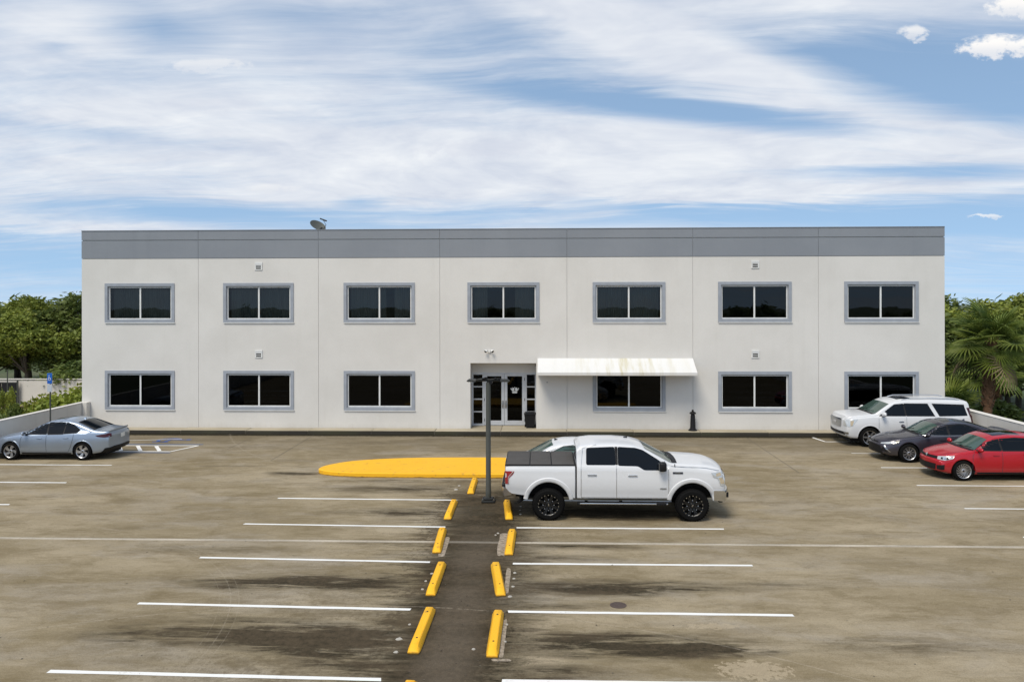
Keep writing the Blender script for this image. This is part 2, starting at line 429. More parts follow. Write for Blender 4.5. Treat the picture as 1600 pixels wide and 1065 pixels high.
def kerb_build(t, b):
    p = wpos(t); x, y, z = t.sep(p)
    n = t.noise(t.map(p, (0.5, 3, 3)), 1.0, 7, 0.7); g = t.noise(p, 20, 4, 0.7)
    c = t.mix(t.ss(n, 0.35, 0.65), (0.30, 0.255, 0.175), (0.40, 0.35, 0.26))
    c = t.mix(t.m('MULTIPLY', t.ss(g, 0.5, 0.7), 0.4), c, (0.22, 0.19, 0.12))
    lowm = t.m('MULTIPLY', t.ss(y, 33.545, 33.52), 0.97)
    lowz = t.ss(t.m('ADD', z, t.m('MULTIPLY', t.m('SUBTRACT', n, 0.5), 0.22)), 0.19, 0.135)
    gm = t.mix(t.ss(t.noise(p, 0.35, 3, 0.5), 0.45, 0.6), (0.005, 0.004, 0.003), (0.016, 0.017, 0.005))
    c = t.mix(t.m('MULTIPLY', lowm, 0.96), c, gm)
    t.put(b.inputs['Base Color'], c); b.inputs['Roughness'].default_value = 0.9
    bump(t, b, g, 0.3, 0.01)
mat('kerb_concrete', build=kerb_build)
def awn_build(t, b):
    p = wpos(t); x, y, z = t.sep(p)
    s = t.noise(t.map(p, (3.0, 0.3, 0.3)), 1.0, 6, 0.7); n = t.noise(p, 0.55, 4, 0.5)
    cen = t.m('EXPONENT', t.m('MULTIPLY', t.m('POWER', t.m('ABSOLUTE', t.m('DIVIDE', t.m('SUBTRACT', x, 3.6), 1.9)), 2.0), -1.0))
    k = t.m('MULTIPLY', t.ss(s, 0.42, 0.70), t.m('MULTIPLY', cen, 0.8))
    c = t.mix(k, (0.66, 0.655, 0.64), (0.45, 0.40, 0.21))
    c = t.mix(t.m('MULTIPLY', t.ss(z, 2.64, 2.54), 0.25), c, (0.5, 0.45, 0.36))
    t.put(b.inputs['Base Color'], c); b.inputs['Roughness'].default_value = 0.7
mat('awning_cloth', build=awn_build)

def leaf(name, ca, cb, cc=None, tr=0.25):
    def f(t, b):
        p = wpos(t)
        n = t.noise(p, 0.45, 4, 0.6); n2 = t.noise(p, 3.0, 3, 0.6)
        oi = t.node('ShaderNodeObjectInfo').outputs['Random']
        c = t.mix(t.ss(n, 0.35, 0.65), ca, cb)
        c = t.mix(t.m('MULTIPLY', t.ss(n2, 0.5, 0.7), 0.6), c, cc or cb)
        g = t.lin(oi, 0, 1, 0.85, 1.2)
        c = t.mix(1.0, c, t.comb(g, g, g), 'MULTIPLY')
        t.put(b.inputs['Base Color'], c); b.inputs['Roughness'].default_value = 0.55
        b.inputs['Specular IOR Level'].default_value = 0.3
        td = t.node('ShaderNodeBsdfTranslucent'); t.put(td.inputs[0], c)
        mx = t.node('ShaderNodeMixShader'); mx.inputs[0].default_value = tr
        t.put(mx.inputs[1], b.outputs[0]); t.put(mx.inputs[2], td.outputs[0])
        out = [n_ for n_ in t.nt.nodes if n_.type == 'OUTPUT_MATERIAL'][0]
        t.put(out.inputs[0], mx.outputs[0])
    return mat(name, build=f)
leaf('leaf_dark', (0.085, 0.120, 0.030), (0.135, 0.170, 0.036), (0.19, 0.215, 0.045))
leaf('leaf_olive', (0.15, 0.19, 0.032), (0.23, 0.26, 0.040), (0.32, 0.32, 0.055))
leaf('leaf_yellow', (0.17, 0.21, 0.028), (0.28, 0.28, 0.04), (0.11, 0.16, 0.022))
leaf('leaf_palm', (0.11, 0.165, 0.035), (0.19, 0.235, 0.04), (0.30, 0.33, 0.08), 0.3)
def bark_build(t, b):
    p = wpos(t); n = t.noise(t.map(p, (4, 4, 14)), 1.0, 6, 0.7)
    c = t.mix(n, (0.07, 0.035, 0.018), (0.26, 0.14, 0.075))
    t.put(b.inputs['Base Color'], c); b.inputs['Roughness'].default_value = 0.95
    bump(t, b, n, 0.8, 0.05)
mat('palm_bark', build=bark_build)
mat('bark', (0.10, 0.085, 0.065), 0.95)

# vehicles
def paint(name, col, metal=0.0, rough=0.35):
    def f(t, b):
        tcn = t.node('ShaderNodeTexCoord')
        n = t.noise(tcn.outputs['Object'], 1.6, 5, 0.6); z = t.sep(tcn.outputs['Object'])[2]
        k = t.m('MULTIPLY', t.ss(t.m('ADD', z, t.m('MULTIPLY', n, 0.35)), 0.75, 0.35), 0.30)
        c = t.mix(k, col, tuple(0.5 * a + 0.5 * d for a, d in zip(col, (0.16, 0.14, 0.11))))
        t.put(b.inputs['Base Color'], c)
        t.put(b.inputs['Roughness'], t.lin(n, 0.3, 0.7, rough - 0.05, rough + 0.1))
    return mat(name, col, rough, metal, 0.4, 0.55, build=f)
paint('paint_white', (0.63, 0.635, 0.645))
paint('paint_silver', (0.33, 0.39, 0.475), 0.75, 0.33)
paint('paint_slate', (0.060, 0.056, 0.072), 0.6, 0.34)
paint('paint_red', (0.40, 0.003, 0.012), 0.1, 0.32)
mat('car_glass', (0.003, 0.005, 0.008), 0.02, 0, 0.22)
mat('windscreen_glass', (0.050, 0.085, 0.070), 0.05, 0, 0.6)
mat('tyre_rubber', (0.004, 0.004, 0.004), 0.85, 0, 0.15)
mat('arch_black', (0.006, 0.006, 0.006), 0.9)
mat('plastic_black', (0.007, 0.007, 0.008), 0.55, 0, 0.3)
mat('chrome', (0.62, 0.63, 0.65), 0.12, 1.0)
mat('chrome_dull', (0.40, 0.41, 0.42), 0.3, 1.0)
mat('rim_alloy', (0.50, 0.50, 0.51), 0.3, 0.85)
mat('rim_black', (0.006, 0.006, 0.006), 0.35, 0.1)
mat('lamp_clear', (0.55, 0.56, 0.55), 0.12, 0.3, 0.8, 0.8)
mat('lamp_amber', (0.46, 0.36, 0.22), 0.2, 0.0, 0.8, 0.8)
mat('lamp_red', (0.28, 0.008, 0.012), 0.15, 0, 0.8, 0.8)
mat('lamp_red_dark', (0.045, 0.003, 0.006), 0.2, 0, 0.4, 0.2)
mat('tonneau', (0.075, 0.070, 0.066), 0.8, 0, 0.2)
mat('plate_white', (0.70, 0.70, 0.66), 0.5)
mat('sign_blue', (0.01, 0.10, 0.42), 0.4)
mat('badge_dark', (0.05, 0.055, 0.07), 0.4, 0.4)

# ------------------------------------------------------------------ mesh helpers
class MB:
    def __init__(s):
        s.v = []; s.f = []; s.mi = []
    def add(s, vs, fs, mi=0):
        o = len(s.v)
        s.v += [tuple(v) for v in vs]
        s.f += [tuple(i + o for i in f) for f in fs]
        s.mi += [mi] * len(fs)
        return s
    def box(s, x0, x1, y0, y1, z0, z1, mi=0, bev=0.0):
        if bev <= 0:
            vs = [(x, y, z) for z in (z0, z1) for y in (y0, y1) for x in (x0, x1)]
            return s.add(vs, [(0, 2, 3, 1), (4, 5, 7, 6), (0, 1, 5, 4), (2, 6, 7, 3), (0, 4, 6, 2), (1, 3, 7, 5)], mi)
        bm = bmesh.new()
        bmesh.ops.create_cube(bm, size=1)
        for v in bm.verts:
            v.co = Vector(((x0 + x1) / 2 + v.co.x * (x1 - x0), (y0 + y1) / 2 + v.co.y * (y1 - y0), (z0 + z1) / 2 + v.co.z * (z1 - z0)))
        bmesh.ops.bevel(bm, geom=bm.edges[:], offset=bev, segments=2, affect='EDGES', profile=0.5)
        return s.bm(bm, mi)
    def bm(s, bm, mi=0):
        bm.verts.index_update()
        s.add([v.co[:] for v in bm.verts], [[v.index for v in f.verts] for f in bm.faces], mi)
        bm.free(); return s
    def tube(s, pts, r, n=8, mi=0, cap=True):
        rs = r if isinstance(r, (list, tuple)) else [r] * len(pts)
        pts = [Vector(p) for p in pts]
        o = len(s.v); up = Vector((0, 0, 1))
        for i, p in enumerate(pts):
            d = (pts[min(i + 1, len(pts) - 1)] - pts[max(i - 1, 0)]).normalized()
            a = d.cross(up)
            if a.length < 0.1: a = d.cross(Vector((1, 0, 0)))
            a.normalize(); b = d.cross(a)
            for k in range(n):
                t = 2 * math.pi * k / n
                s.v.append(tuple(p + (a * math.cos(t) + b * math.sin(t)) * rs[i]))
        for i in range(len(pts) - 1):
            for k in range(n):
                k2 = (k + 1) % n
                s.f.append((o + i * n + k, o + i * n + k2, o + (i + 1) * n + k2, o + (i + 1) * n + k)); s.mi.append(mi)
        if cap:
            s.f.append(tuple(o + k for k in range(n))[::-1]); s.mi.append(mi)
            e = o + (len(pts) - 1) * n
            s.f.append(tuple(e + k for k in range(n))); s.mi.append(mi)
        return s
    def lathe(s, prof, n=24, axis='Z', mi=0, c=(0, 0, 0), close=False):
        o = len(s.v)
        for (r, h) in prof:
            for k in range(n):
                t = 2 * math.pi * k / n
                if axis == 'Z': p = (c[0] + r * math.cos(t), c[1] + r * math.sin(t), c[2] + h)
                else: p = (c[0] + r * math.cos(t), c[1] + h, c[2] + r * math.sin(t))
                s.v.append(p)
        L = len(prof)
        for i in range(L if close else L - 1):
            j = (i + 1) % L
            for k in range(n):
                k2 = (k + 1) % n
                s.f.append((o + i * n + k, o + i * n + k2, o + j * n + k2, o + j * n + k)); s.mi.append(mi)
        return s
    def prism(s, poly, z0, z1, mi=0, top=None):
        n = len(poly); o = len(s.v)
        s.v += [(p[0], p[1], z0) for p in poly] + [(p[0], p[1], z1) for p in (top or poly)]
        s.f.append(tuple(o + i for i in range(n))[::-1]); s.f.append(tuple(o + n + i for i in range(n)))
        s.mi += [mi, mi]
        for i in range(n):
            j = (i + 1) % n
            s.f.append((o + i, o + j, o + n + j, o + n + i)); s.mi.append(mi)
        return s
    def mesh(s, name, mats, smooth=0):
        me = bpy.data.meshes.new(name)
        me.from_pydata(s.v, [], s.f)
        for m_ in (mats if isinstance(mats, (list, tuple)) else [mats]):
            me.materials.append(MATS[m_] if isinstance(m_, str) else m_)
        me.polygons.foreach_set('material_index', s.mi)
        if smooth:
            me.shade_smooth()
            me.set_sharp_from_angle(angle=R(smooth))
        me.update()
        return me
    def obj(s, name, mats, parent=None, loc=(0, 0, 0), rot=(0, 0, 0), smooth=0, fix=True):
        me = s.mesh(name, mats, smooth)
        if fix:
            bm = bmesh.new(); bm.from_mesh(me); bmesh.ops.recalc_face_normals(bm, faces=bm.faces[:]); bm.to_mesh(me); bm.free()
            if smooth:
                me.set_sharp_from_angle(angle=R(smooth))
        return link(name, me, parent, loc, rot)

def link(name, me, parent=None, loc=(0, 0, 0), rot=(0, 0, 0), scale=None):
    o = bpy.data.objects.new(name, me)
    C.objects.link(o)
    if parent: o.parent = parent
    o.location = loc; o.rotation_euler = rot
    if scale is not None:
        o.scale = scale if isinstance(scale, (tuple, list)) else (scale,) * 3
    return o

def tag(o, label=None, cat=None, group=None, kind=None):
    for k, v in (('label', label), ('category', cat), ('group', group), ('kind', kind)):
        if v: o[k] = v
    return o

def thing(name, label, cat, loc=(0, 0, 0), rz=0, group=None, scale=1):
    o = bpy.data.objects.new(name, None); C.objects.link(o)
    o.location = loc; o.rotation_euler = (0, 0, rz); o.scale = (scale,) * 3
    o.empty_display_size = 0.2
    return tag(o, label, cat, group)

def copy_tree(o, parent=None):
    c = o.copy(); C.objects.link(c); c.parent = parent
    for ch in [x for x in C.objects if x.parent == o]:
        copy_tree(ch, c)
    return c

# ------------------------------------------------------------------ the ground
LX0, LX1, LY0 = -20.16, 17.07, -26.0
YW = 34.3                       # facade plane
KY = 33.5                       # kerb face
SEAM = 18.64
o = MB().add([(-700, -700, -2.0), (700, -700, -2.0), (700, 1200, -2.0), (-700, 1200, -2.0)], [(0, 1, 2, 3)]).obj('ground', 'outer_ground')
tag(o, kind='structure')
mb = MB(); mb.box(LX0, LX1, LY0, SEAM - 0.09, -2.1, 0.0)
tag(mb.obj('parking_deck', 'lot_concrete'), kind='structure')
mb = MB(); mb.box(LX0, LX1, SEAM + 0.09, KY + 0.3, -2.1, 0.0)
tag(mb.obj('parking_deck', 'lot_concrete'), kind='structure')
# expansion joint between the two slabs: mortar strip, 6 mm low, with open cracks either side
def strip_build(t, b):
    p = wpos(t)
    n = t.noise(t.map(p, (0.5, 3, 1)), 1.0, 6, 0.65); g = t.noise(p, 16, 4, 0.7)
    x, y, z = t.sep(p)
    c = t.mix(t.ss(n, 0.35, 0.65), (0.30, 0.26, 0.20), (0.48, 0.42, 0.33))
    c = t.mix(t.m('MULTIPLY', t.ss(g, 0.5, 0.7), 0.5), c, (0.16, 0.13, 0.09))
    c = t.mix(t.m('MULTIPLY', t.ss(t.m('ABSOLUTE', t.m('ADD', x, 1.5)), 1.2, 0.7), 0.75), c, (0.09, 0.075, 0.055))
    t.put(b.inputs['Base Color'], c); b.inputs['Roughness'].default_value = 0.9
mat('mortar_strip', build=strip_build)
mb = MB(); mb.box(LX0, LX1, SEAM - 0.085, SEAM + 0.085, -0.3, -0.006)
tag(mb.obj('expansion_joint', 'mortar_strip'), kind='structure')
# thin scored joints elsewhere on the deck (dark sealant sheets)
mb = MB()
def sheet(mb, x0, x1, y0, y1, z, mi=0):
    mb.add([(x0, y0, z), (x1, y0, z), (x1, y1, z), (x0, y1, z)], [(0, 1, 2, 3)], mi)
for xa, xb, y, wd in ((-19.9, -7.4, 26.96, 0.025), (4.0, 16.9, 24.0, 0.014), (-19.9, 16.9, 31.2, 0.012)):
    n = int((xb - xa) / 0.5)
    for i in range(n):
        if random.random() < 0.25: continue
        x = xa + i * 0.5; j = random.uniform(-0.012, 0.012)
        sheet(mb, x, x + 0.5, y + j, y + j + wd * random.uniform(0.5, 1), 0.004)
for X, ya_, yb_ in ((8.45, 26.4, 33.2), (-9.6, 28.0, 33.3), (-12.0, 30.0, 32.6)):
    sheet(mb, X, X + 0.02, ya_, yb_, 0.004)
tag(mb.obj('sealant_crack', 'joint_line'), kind='structure')

# kerb and pavement along the facade, one slab per joint
kerbs = [-19.98, -15.4, -12.6, -9.9, -7.2, -4.5, -1.7, 1.1, 3.9, 6.7, 9.5, 12.3, 14.6, 17.07]
for i in range(len(kerbs) - 1):
    a, b_ = kerbs[i] + 0.008, kerbs[i + 1] - 0.008
    dz = random.uniform(-0.006, 0.006)
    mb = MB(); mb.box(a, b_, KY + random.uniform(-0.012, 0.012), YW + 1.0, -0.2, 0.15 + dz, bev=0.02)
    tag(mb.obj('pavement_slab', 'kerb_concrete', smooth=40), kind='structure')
mb = MB(); mb.box(LX0 + 0.2, LX1 - 0.01, KY + 0.02, YW + 0.99, -0.3, 0.125)
tag(mb.obj('pavement_base', 'joint_line'), kind='structure')
# neighbouring yard beyond the deck
tag(MB().add([(-90, 30, -1.95), (-26, 30, -1.95), (-26, 64, -1.95), (-90, 64, -1.95)], [(0, 1, 2, 3)]).obj('neighbour_yard', 'kerb_concrete'), kind='structure')

# ------------------------------------------------------------------ painted stall lines
def line(x0, y0, x1, y1, wd=0.10, z=0.004, m_='line_white', name='parking_line', jag=0.012):
    p, q = Vector((x0, y0, 0)), Vector((x1, y1, 0)); d = (q - p); L = d.length; d.normalize(); nrm = Vector((-d.y, d.x, 0))
    n = max(2, int(L / 0.35)); vs = []; fs = []
    for i in range(n + 1):
        c = p + d * (L * i / n)
        for sgn in (-1, 1):
            k = c + nrm * sgn * (wd / 2 + random.uniform(-jag, jag) * 0.5)
            if i in (0, n): k = k + d * random.uniform(-0.02, 0.02)
            vs.append((k.x, k.y, z))
    for i in range(n): fs.append((2 * i, 2 * i + 2, 2 * i + 3, 2 * i + 1))
    o = MB().add(vs, fs).obj(name, m_)
    tag(o, kind='structure'); return o
for y0, y1 in ((22.61, 22.54), (19.98, 19.85), (17.33, 17.17), (14.66, 14.52), (11.92, 11.82), (9.2, 9.15)):
    line(-7.55, y0, -2.40, y1)
for y0, y1 in ((22.59, 22.57), (19.84, 19.88), (17.13, 17.16), (14.48, 14.47), (11.84, 11.86), (9.15, 9.17)):
    line(-0.60, y0, 4.52, y1)
for y in (27.0, 24.36, 21.69, 19.0): line(-19.9, y + 0.03, -14.82, y)
for y in (29.86, 27.34, 24.74, 22.03, 19.4): line(11.48, y, 16.8, y - 0.01, m_='line_white' if y < 29 else 'line_white_old', wd=0.085)
line(11.20, 33.25, 11.37, 32.27, wd=0.09); line(11.37, 32.27, 16.8, 32.3, wd=0.09)
# hatched access aisle: white bars inside a blue border
line(-19.9, 30.66, -13.42, 30.76, 0.10); line(-19.9, 29.56, -13.95, 29.52, 0.10)
line(-13.42, 30.76, -13.95, 29.52, 0.10, z=0.008)
line(-19.9, 30.92, -13.35, 31.02, 0.13, m_='line_blue'); line(-19.9, 29.33, -13.85, 29.30, 0.13, m_='line_blue')
for x in (-15.35, -14.62, -16.1, -16.85, -17.6):
    line(x - 0.42 , 30.62, x + 0.20, 29.62, 0.14, z=0.008)
# wheelchair symbol painted flat in the accessible stall
def arc(mb, cx, cy, r, a0, a1, wd, n=14, z=0.004, sx=1, sy=1):
    vs = []; fs = []
    for i in range(n + 1):
        a = R(a0 + (a1 - a0) * i / n)
        for rr in (r - wd / 2, r + wd / 2): vs.append((cx + rr * math.cos(a) * sx, cy + rr * math.sin(a) * sy, z))
    for i in range(n): fs.append((2 * i, 2 * i + 1, 2 * i + 3, 2 * i + 2))
    mb.add(vs, fs)
def seg(mb, p, q, wd, z=0.004):
    p, q = Vector((*p, z)), Vector((*q, z)); d = (q - p).normalized(); n = Vector((-d.y, d.x, 0)) * wd / 2
    mb.add([p - n, q - n, q + n, p + n], [(0, 1, 2, 3)])
mb = MB(); hx, hy = -15.15, 31.95
arc(mb, hx, hy, 0.42, 20, 290, 0.13); arc(mb, hx + 0.75, hy + 0.12, 0.06, 0, 360, 0.12)
seg(mb, (hx + 0.6, hy + 0.1), (hx + 0.05, hy + 0.12), 0.13); seg(mb, (hx + 0.02, hy + 0.1), (hx - 0.05, hy - 0.35), 0.13); seg(mb, (hx - 0.05, hy - 0.33), (hx - 0.5, hy - 0.42), 0.12)
tag(mb.obj('accessible_parking_symbol', 'symbol_blue'), kind='structure')
line(-17.0, 31.8, -14.75, 32.2, 0.08, z=0.008, m_='line_white_old')

# ------------------------------------------------------------------ boundary walls of the deck
def wall_thing(label, xi, xo, y0, y1, z1, pillar=None):
    root = thing('boundary_wall', label, 'wall', ((xi + xo) / 2, (y0 + y1) / 2, 0))
    ox, oy = root.location.x, root.location.y
    mb = MB(); mb.box(min(xi, xo) - ox, max(xi, xo) - ox, y0 - oy, y1 - oy, 0.004, z1 - 0.03, bev=0.015)
    mb.obj('wall_face', 'yard_wall', root)
    mb = MB(); mb.box(min(xi, xo) - 0.012 - ox, max(xi, xo) + 0.012 - ox, y0 - oy, y1 - oy, z1 - 0.027, z1, bev=0.008)
    mb.obj('coping', 'yard_wall', root)
    if pillar:
        mb = MB(); mb.box(pillar[0] - ox, pillar[1] - ox, pillar[2] - oy, pillar[3] - oy, 0.006, z1 + 0.004, bev=0.015)
        mb.obj('pillar', 'yard_wall', root)
    return root
wall_thing('low off-white wall along the left edge, beside the silver sedan', -19.99, -20.2, LY0, YW - 0.004, 1.26, (-19.985, -19.78, YW - 0.30, YW - 0.006))
wall_thing('low cream wall along the right edge, behind the red hatchback', 16.78, 17.06, LY0, YW - 0.004, 1.33)

# ------------------------------------------------------------------ the office building
bld = thing('office_building', 'two-storey white office building with a blue-grey parapet and seven bays of windows', 'building', (0, 44, -2))
BO = Vector((0, 44, -2))
def bpart(mb, name, mats, parent=None, smooth=0):
    # vertices given in world space
    base = BO if parent is None else parent['_w']
    mb.v = [(x - base[0], y - base[1], z - base[2]) for x, y, z in mb.v]
    if parent is None:
        return mb.obj(name, mats, bld, smooth=smooth)
    return mb.obj(name, mats, parent, smooth=smooth)
def wpart(mb, name, mats, world_loc, parent, parent_loc, smooth=0):
    mb.v = [(x - world_loc[0], y - world_loc[1], z - world_loc[2]) for x, y, z in mb.v]
    loc = tuple(world_loc[i] - parent_loc[i] for i in range(3))
    return mb.obj(name, mats, parent, loc=loc, smooth=smooth)

seams = [-20.16, -14.96, -9.66, -4.36, 1.13, 6.50, 11.80, 17.07]
wc = [-17.57, -12.30, -7.00, -1.61, 3.78, 9.12, 14.43]
UW = (4.73, 6.45); LW = (0.92, 2.63)
HWD = 3.10 / 2
OPW, OT, OB_ = 1.425, 0.13, 0.115           # opening half width, trim above and below
ENT = (-3.04, -0.20, 0.152, 2.97)
TH = 0.22
def slab_holes(mb, x0, x1, z0, z1, y0, y1, holes):
    xs = sorted({x0, x1, *[h[0] for h in holes], *[h[1] for h in holes]})
    zs = sorted({z0, z1, *[h[2] for h in holes], *[h[3] for h in holes]})
    def solid(i, j):
        if i < 0 or j < 0 or i >= len(xs) - 1 or j >= len(zs) - 1: return False
        cx, cz = (xs[i] + xs[i + 1]) / 2, (zs[j] + zs[j + 1]) / 2
        return not any(h[0] < cx < h[1] and h[2] < cz < h[3] for h in holes)
    for i in range(len(xs) - 1):
        for j in range(len(zs) - 1):
            if not solid(i, j): continue
            a, b, c, d = xs[i], xs[i + 1], zs[j], zs[j + 1]
            mb.add([(a, y0, c), (b, y0, c), (b, y0, d), (a, y0, d)], [(0, 1, 2, 3)])
            mb.add([(a, y1, c), (b, y1, c), (b, y1, d), (a, y1, d)], [(3, 2, 1, 0)])
            if not solid(i - 1, j): mb.add([(a, y0, c), (a, y1, c), (a, y1, d), (a, y0, d)], [(3, 2, 1, 0)])
            if not solid(i + 1, j): mb.add([(b, y0, c), (b, y1, c), (b, y1, d), (b, y0, d)], [(0, 1, 2, 3)])
            if not solid(i, j - 1): mb.add([(a, y0, c), (b, y0, c), (b, y1, c), (a, y1, c)], [(3, 2, 1, 0)])
            if not solid(i, j + 1): mb.add([(a, y0, d), (b, y0, d), (b, y1, d), (a, y1, d)], [(0, 1, 2, 3)])
PZ0, PZ1, PZ2 = 7.53, 8.33, 8.77
G2 = 0.006
for i in range(7):
    a, b_ = seams[i] + (0 if i == 0 else G2), seams[i + 1] - (0 if i == 6 else G2)
    holes = []
    for (z0, z1) in (UW, LW):
        if i == 3 and z1 < 3: continue
        holes.append((wc[i] - OPW, wc[i] + OPW, z0 + OB_, z1 - OT))
    if i == 3: holes.append((ENT[0], ENT[1], -2.2, ENT[3]))
    mb = MB(); slab_holes(mb, a, b_, -2.0 if i != 3 else -2.0, PZ0 - 0.01, YW, YW + TH, holes)
    wpart(mb, 'wall_panel', 'facade_white', ((a + b_) / 2, YW, 0.15), bld, BO)
    mb = MB(); mb.box(a, b_, YW - 0.012, YW + TH, PZ0 + 0.01, PZ1 - 0.018)
    wpart(mb, 'parapet_panel', 'parapet_grey', ((a + b_) / 2, YW, PZ0), bld, BO)
    mb = MB(); mb.box(a, b_, YW - 0.012, YW + TH, PZ1 + 0.018, PZ2 - 0.03)
    wpart(mb, 'parapet_panel', 'parapet_grey', ((a + b_) / 2, YW, PZ1), bld, BO)
    mb = MB(); mb.box(a, b_, YW - 0.03, YW + TH + 0.12, PZ2 - 0.028, PZ2)
    wpart(mb, 'parapet_cap', 'parapet_grey', ((a + b_) / 2, YW, PZ2), bld, BO)
# backing behind the open joints, side and back walls, roof
mb = MB()
for k in range(1, 7): mb.box(seams[k] - 0.05, seams[k] + 0.05, YW + 0.030, YW + 0.2, -2, PZ2 - 0.04)
for z in (PZ0, PZ1): mb.box(seams[0] + 0.02, seams[-1] - 0.02, YW + 0.035, YW + 0.15, z - 0.03, z + 0.03)
mb.v = [(x - BO.x, y - BO.y, z - BO.z) for x, y, z in mb.v]
mb.obj('joint_backing', 'joint_dark', bld)
mb = MB(); mb.box(seams[0], seams[0] + TH, YW + TH + 0.002, 54, -2, PZ2 - 0.03); mb.box(seams[-1] - TH, seams[-1], YW + TH + 0.002, 54, -2, PZ2 - 0.03)
mb.box(seams[0] + TH, seams[-1] - TH, 53.8, 54.02, -2, PZ2 - 0.03)
mb.v = [(x - BO.x, y - BO.y, z - BO.z) for x, y, z in mb.v]
mb.obj('side_wall', 'facade_white', bld)
mb = MB(); mb.box(seams[0] + TH + 0.002, seams[-1] - TH - 0.002, YW + TH + 0.004, 53.79, 8.05, 8.2)
mb.v = [(x - BO.x, y - BO.y, z - BO.z) for x, y, z in mb.v]
mb.obj('roof', 'roof_membrane', bld)

# windows
def make_window(x, z0, z1, style):
    W0 = (x, YW, z0)
    cx = x
    mb = MB()
    # stepped surround, proud of the wall, butt-jointed pieces
    ox0, ox1 = cx - HWD, cx + HWD
    ix0, ix1, iz0, iz1 = cx - OPW, cx + OPW, z0 + OB_, z1 - OT
    y = YW - 0.035
    mb.box(ox0, ox1, y, YW + 0.0, iz1, z1); mb.box(ox0, ox1, y, YW + 0.0, z0, iz0)
    mb.box(ox0, ix0, y, YW + 0.0, iz0, iz1); mb.box(ix1, ox1, y, YW + 0.0, iz0, iz1)
    # recessed inner step
    s = 0.032
    mb.box(ix0 + 0.002, ix1 - 0.002, YW + 0.03, YW + 0.12, iz1 - s, iz1 - 0.002); mb.box(ix0 + 0.002, ix1 - 0.002, YW + 0.03, YW + 0.12, iz0 + 0.002, iz0 + s)
    mb.box(ix0 + 0.002, ix0 + s, YW + 0.03, YW + 0.12, iz0 + s, iz1 - s); mb.box(ix1 - s, ix1 - 0.002, YW + 0.03, YW + 0.12, iz0 + s, iz1 - s)
    win = wpart(mb, 'window', 'trim_grey', W0, bld, BO)
    mb = MB(); mb.box(ox0 + 0.02, ox1 + 0.03, YW - 0.045, YW - 0.001, z0 - 0.032, z0 - 0.002)
    wpart(mb, 'sill', 'trim_white', W0, win, W0)
    fx0, fx1, fz0, fz1 = ix0 + s, ix1 - s, iz0 + s, iz1 - s
    fr = 0.042; mb = MB(); ya_, yb_ = YW + 0.055, YW + 0.115
    mb.box(fx0, fx1, ya_, yb_, fz1 - fr, fz1); mb.box(fx0, fx1, ya_, yb_, fz0, fz0 + fr)
    mb.box(fx0, fx0 + fr, ya_, yb_, fz0 + fr, fz1 - fr); mb.box(fx1 - fr, fx1, ya_, yb_, fz0 + fr, fz1 - fr)
    mb.box(cx - 0.032, cx + 0.032, ya_ - 0.006, yb_, fz0 + fr, fz1 - fr)
    wpart(mb, 'frame', 'trim_white', W0, win, W0)
    for (a, b_) in ((fx0 + fr, cx - 0.032), (cx + 0.032, fx1 - fr)):
        mb = MB(); mb.add([(a, YW + 0.085, fz0 + fr), (b_, YW + 0.085, fz0 + fr), (b_, YW + 0.085, fz1 - fr), (a, YW + 0.085, fz1 - fr)], [(0, 1, 2, 3)])
        wpart(mb, 'pane', 'window_glass' if style != 'dark' else 'window_glass_dark', W0, win, W0)
    # room behind
    mb = MB(); d = YW + 3.0
    a, b_, c, e = cx - 2.0, cx + 2.0, z0 - 0.75, z1 + 0.35
    mb.add([(a, d, c), (b_, d, c), (b_, d, e), (a, d, e)], [(0, 1, 2, 3)])
    mb.add([(a, YW + 0.23, c), (a, d, c), (a, d, e), (a, YW + 0.23, e)], [(0, 1, 2, 3)]); mb.add([(b_, YW + 0.23, c), (b_, d, c), (b_, d, e), (b_, YW + 0.23, e)], [(0, 1, 2, 3)])
    mb.add([(a, YW + 0.23, c), (b_, YW + 0.23, c), (b_, d, c), (a, d, c)], [(0, 1, 2, 3)]); mb.add([(a, YW + 0.23, e), (b_, YW + 0.23, e), (b_, d, e), (a, d, e)], [(0, 1, 2, 3)])
    wpart(mb, 'room', 'interior_dark', W0, win, W0)
    # curtain behind the glass
    for (u0_, u1_) in CURT.get(style, []):
        mb = MB(); n = max(6, int((u1_ - u0_) / 0.05)); vs = []; fs = []
        for i in range(n + 1):
            xx = cx + u0_ + (u1_ - u0_) * i / n
            yy = YW + 0.30 + (0.022 if i % 2 else -0.022) + random.uniform(-0.006, 0.006)
            vs += [(xx, yy, z0 + 0.05), (xx, yy, z1 - 0.12)]
        for i in range(n): fs.append((2 * i, 2 * i + 2, 2 * i + 3, 2 * i + 1))
        mb.add(vs, fs)
        wpart(mb, 'curtain', 'curtain_cloth', W0, win, W0)
    return win
CURT = {'full': [(-1.3, 1.3)], 'sides': [(-1.3, -0.95), (-0.30, 0.42), (0.95, 1.3)], 'left': [(-1.3, -0.1), (0.1, 0.5)], 'gap': [(-1.3, 0.25), (0.62, 1.3)], 'edge': [(-1.3, -0.7), (0.5, 1.3)]}
for i in range(7):
    make_window(wc[i], UW[0], UW[1], ['full', 'full', 'gap', 'edge', 'full', 'open', 'open'][i])
    if i != 3: make_window(wc[i], LW[0], LW[1], 'dark')

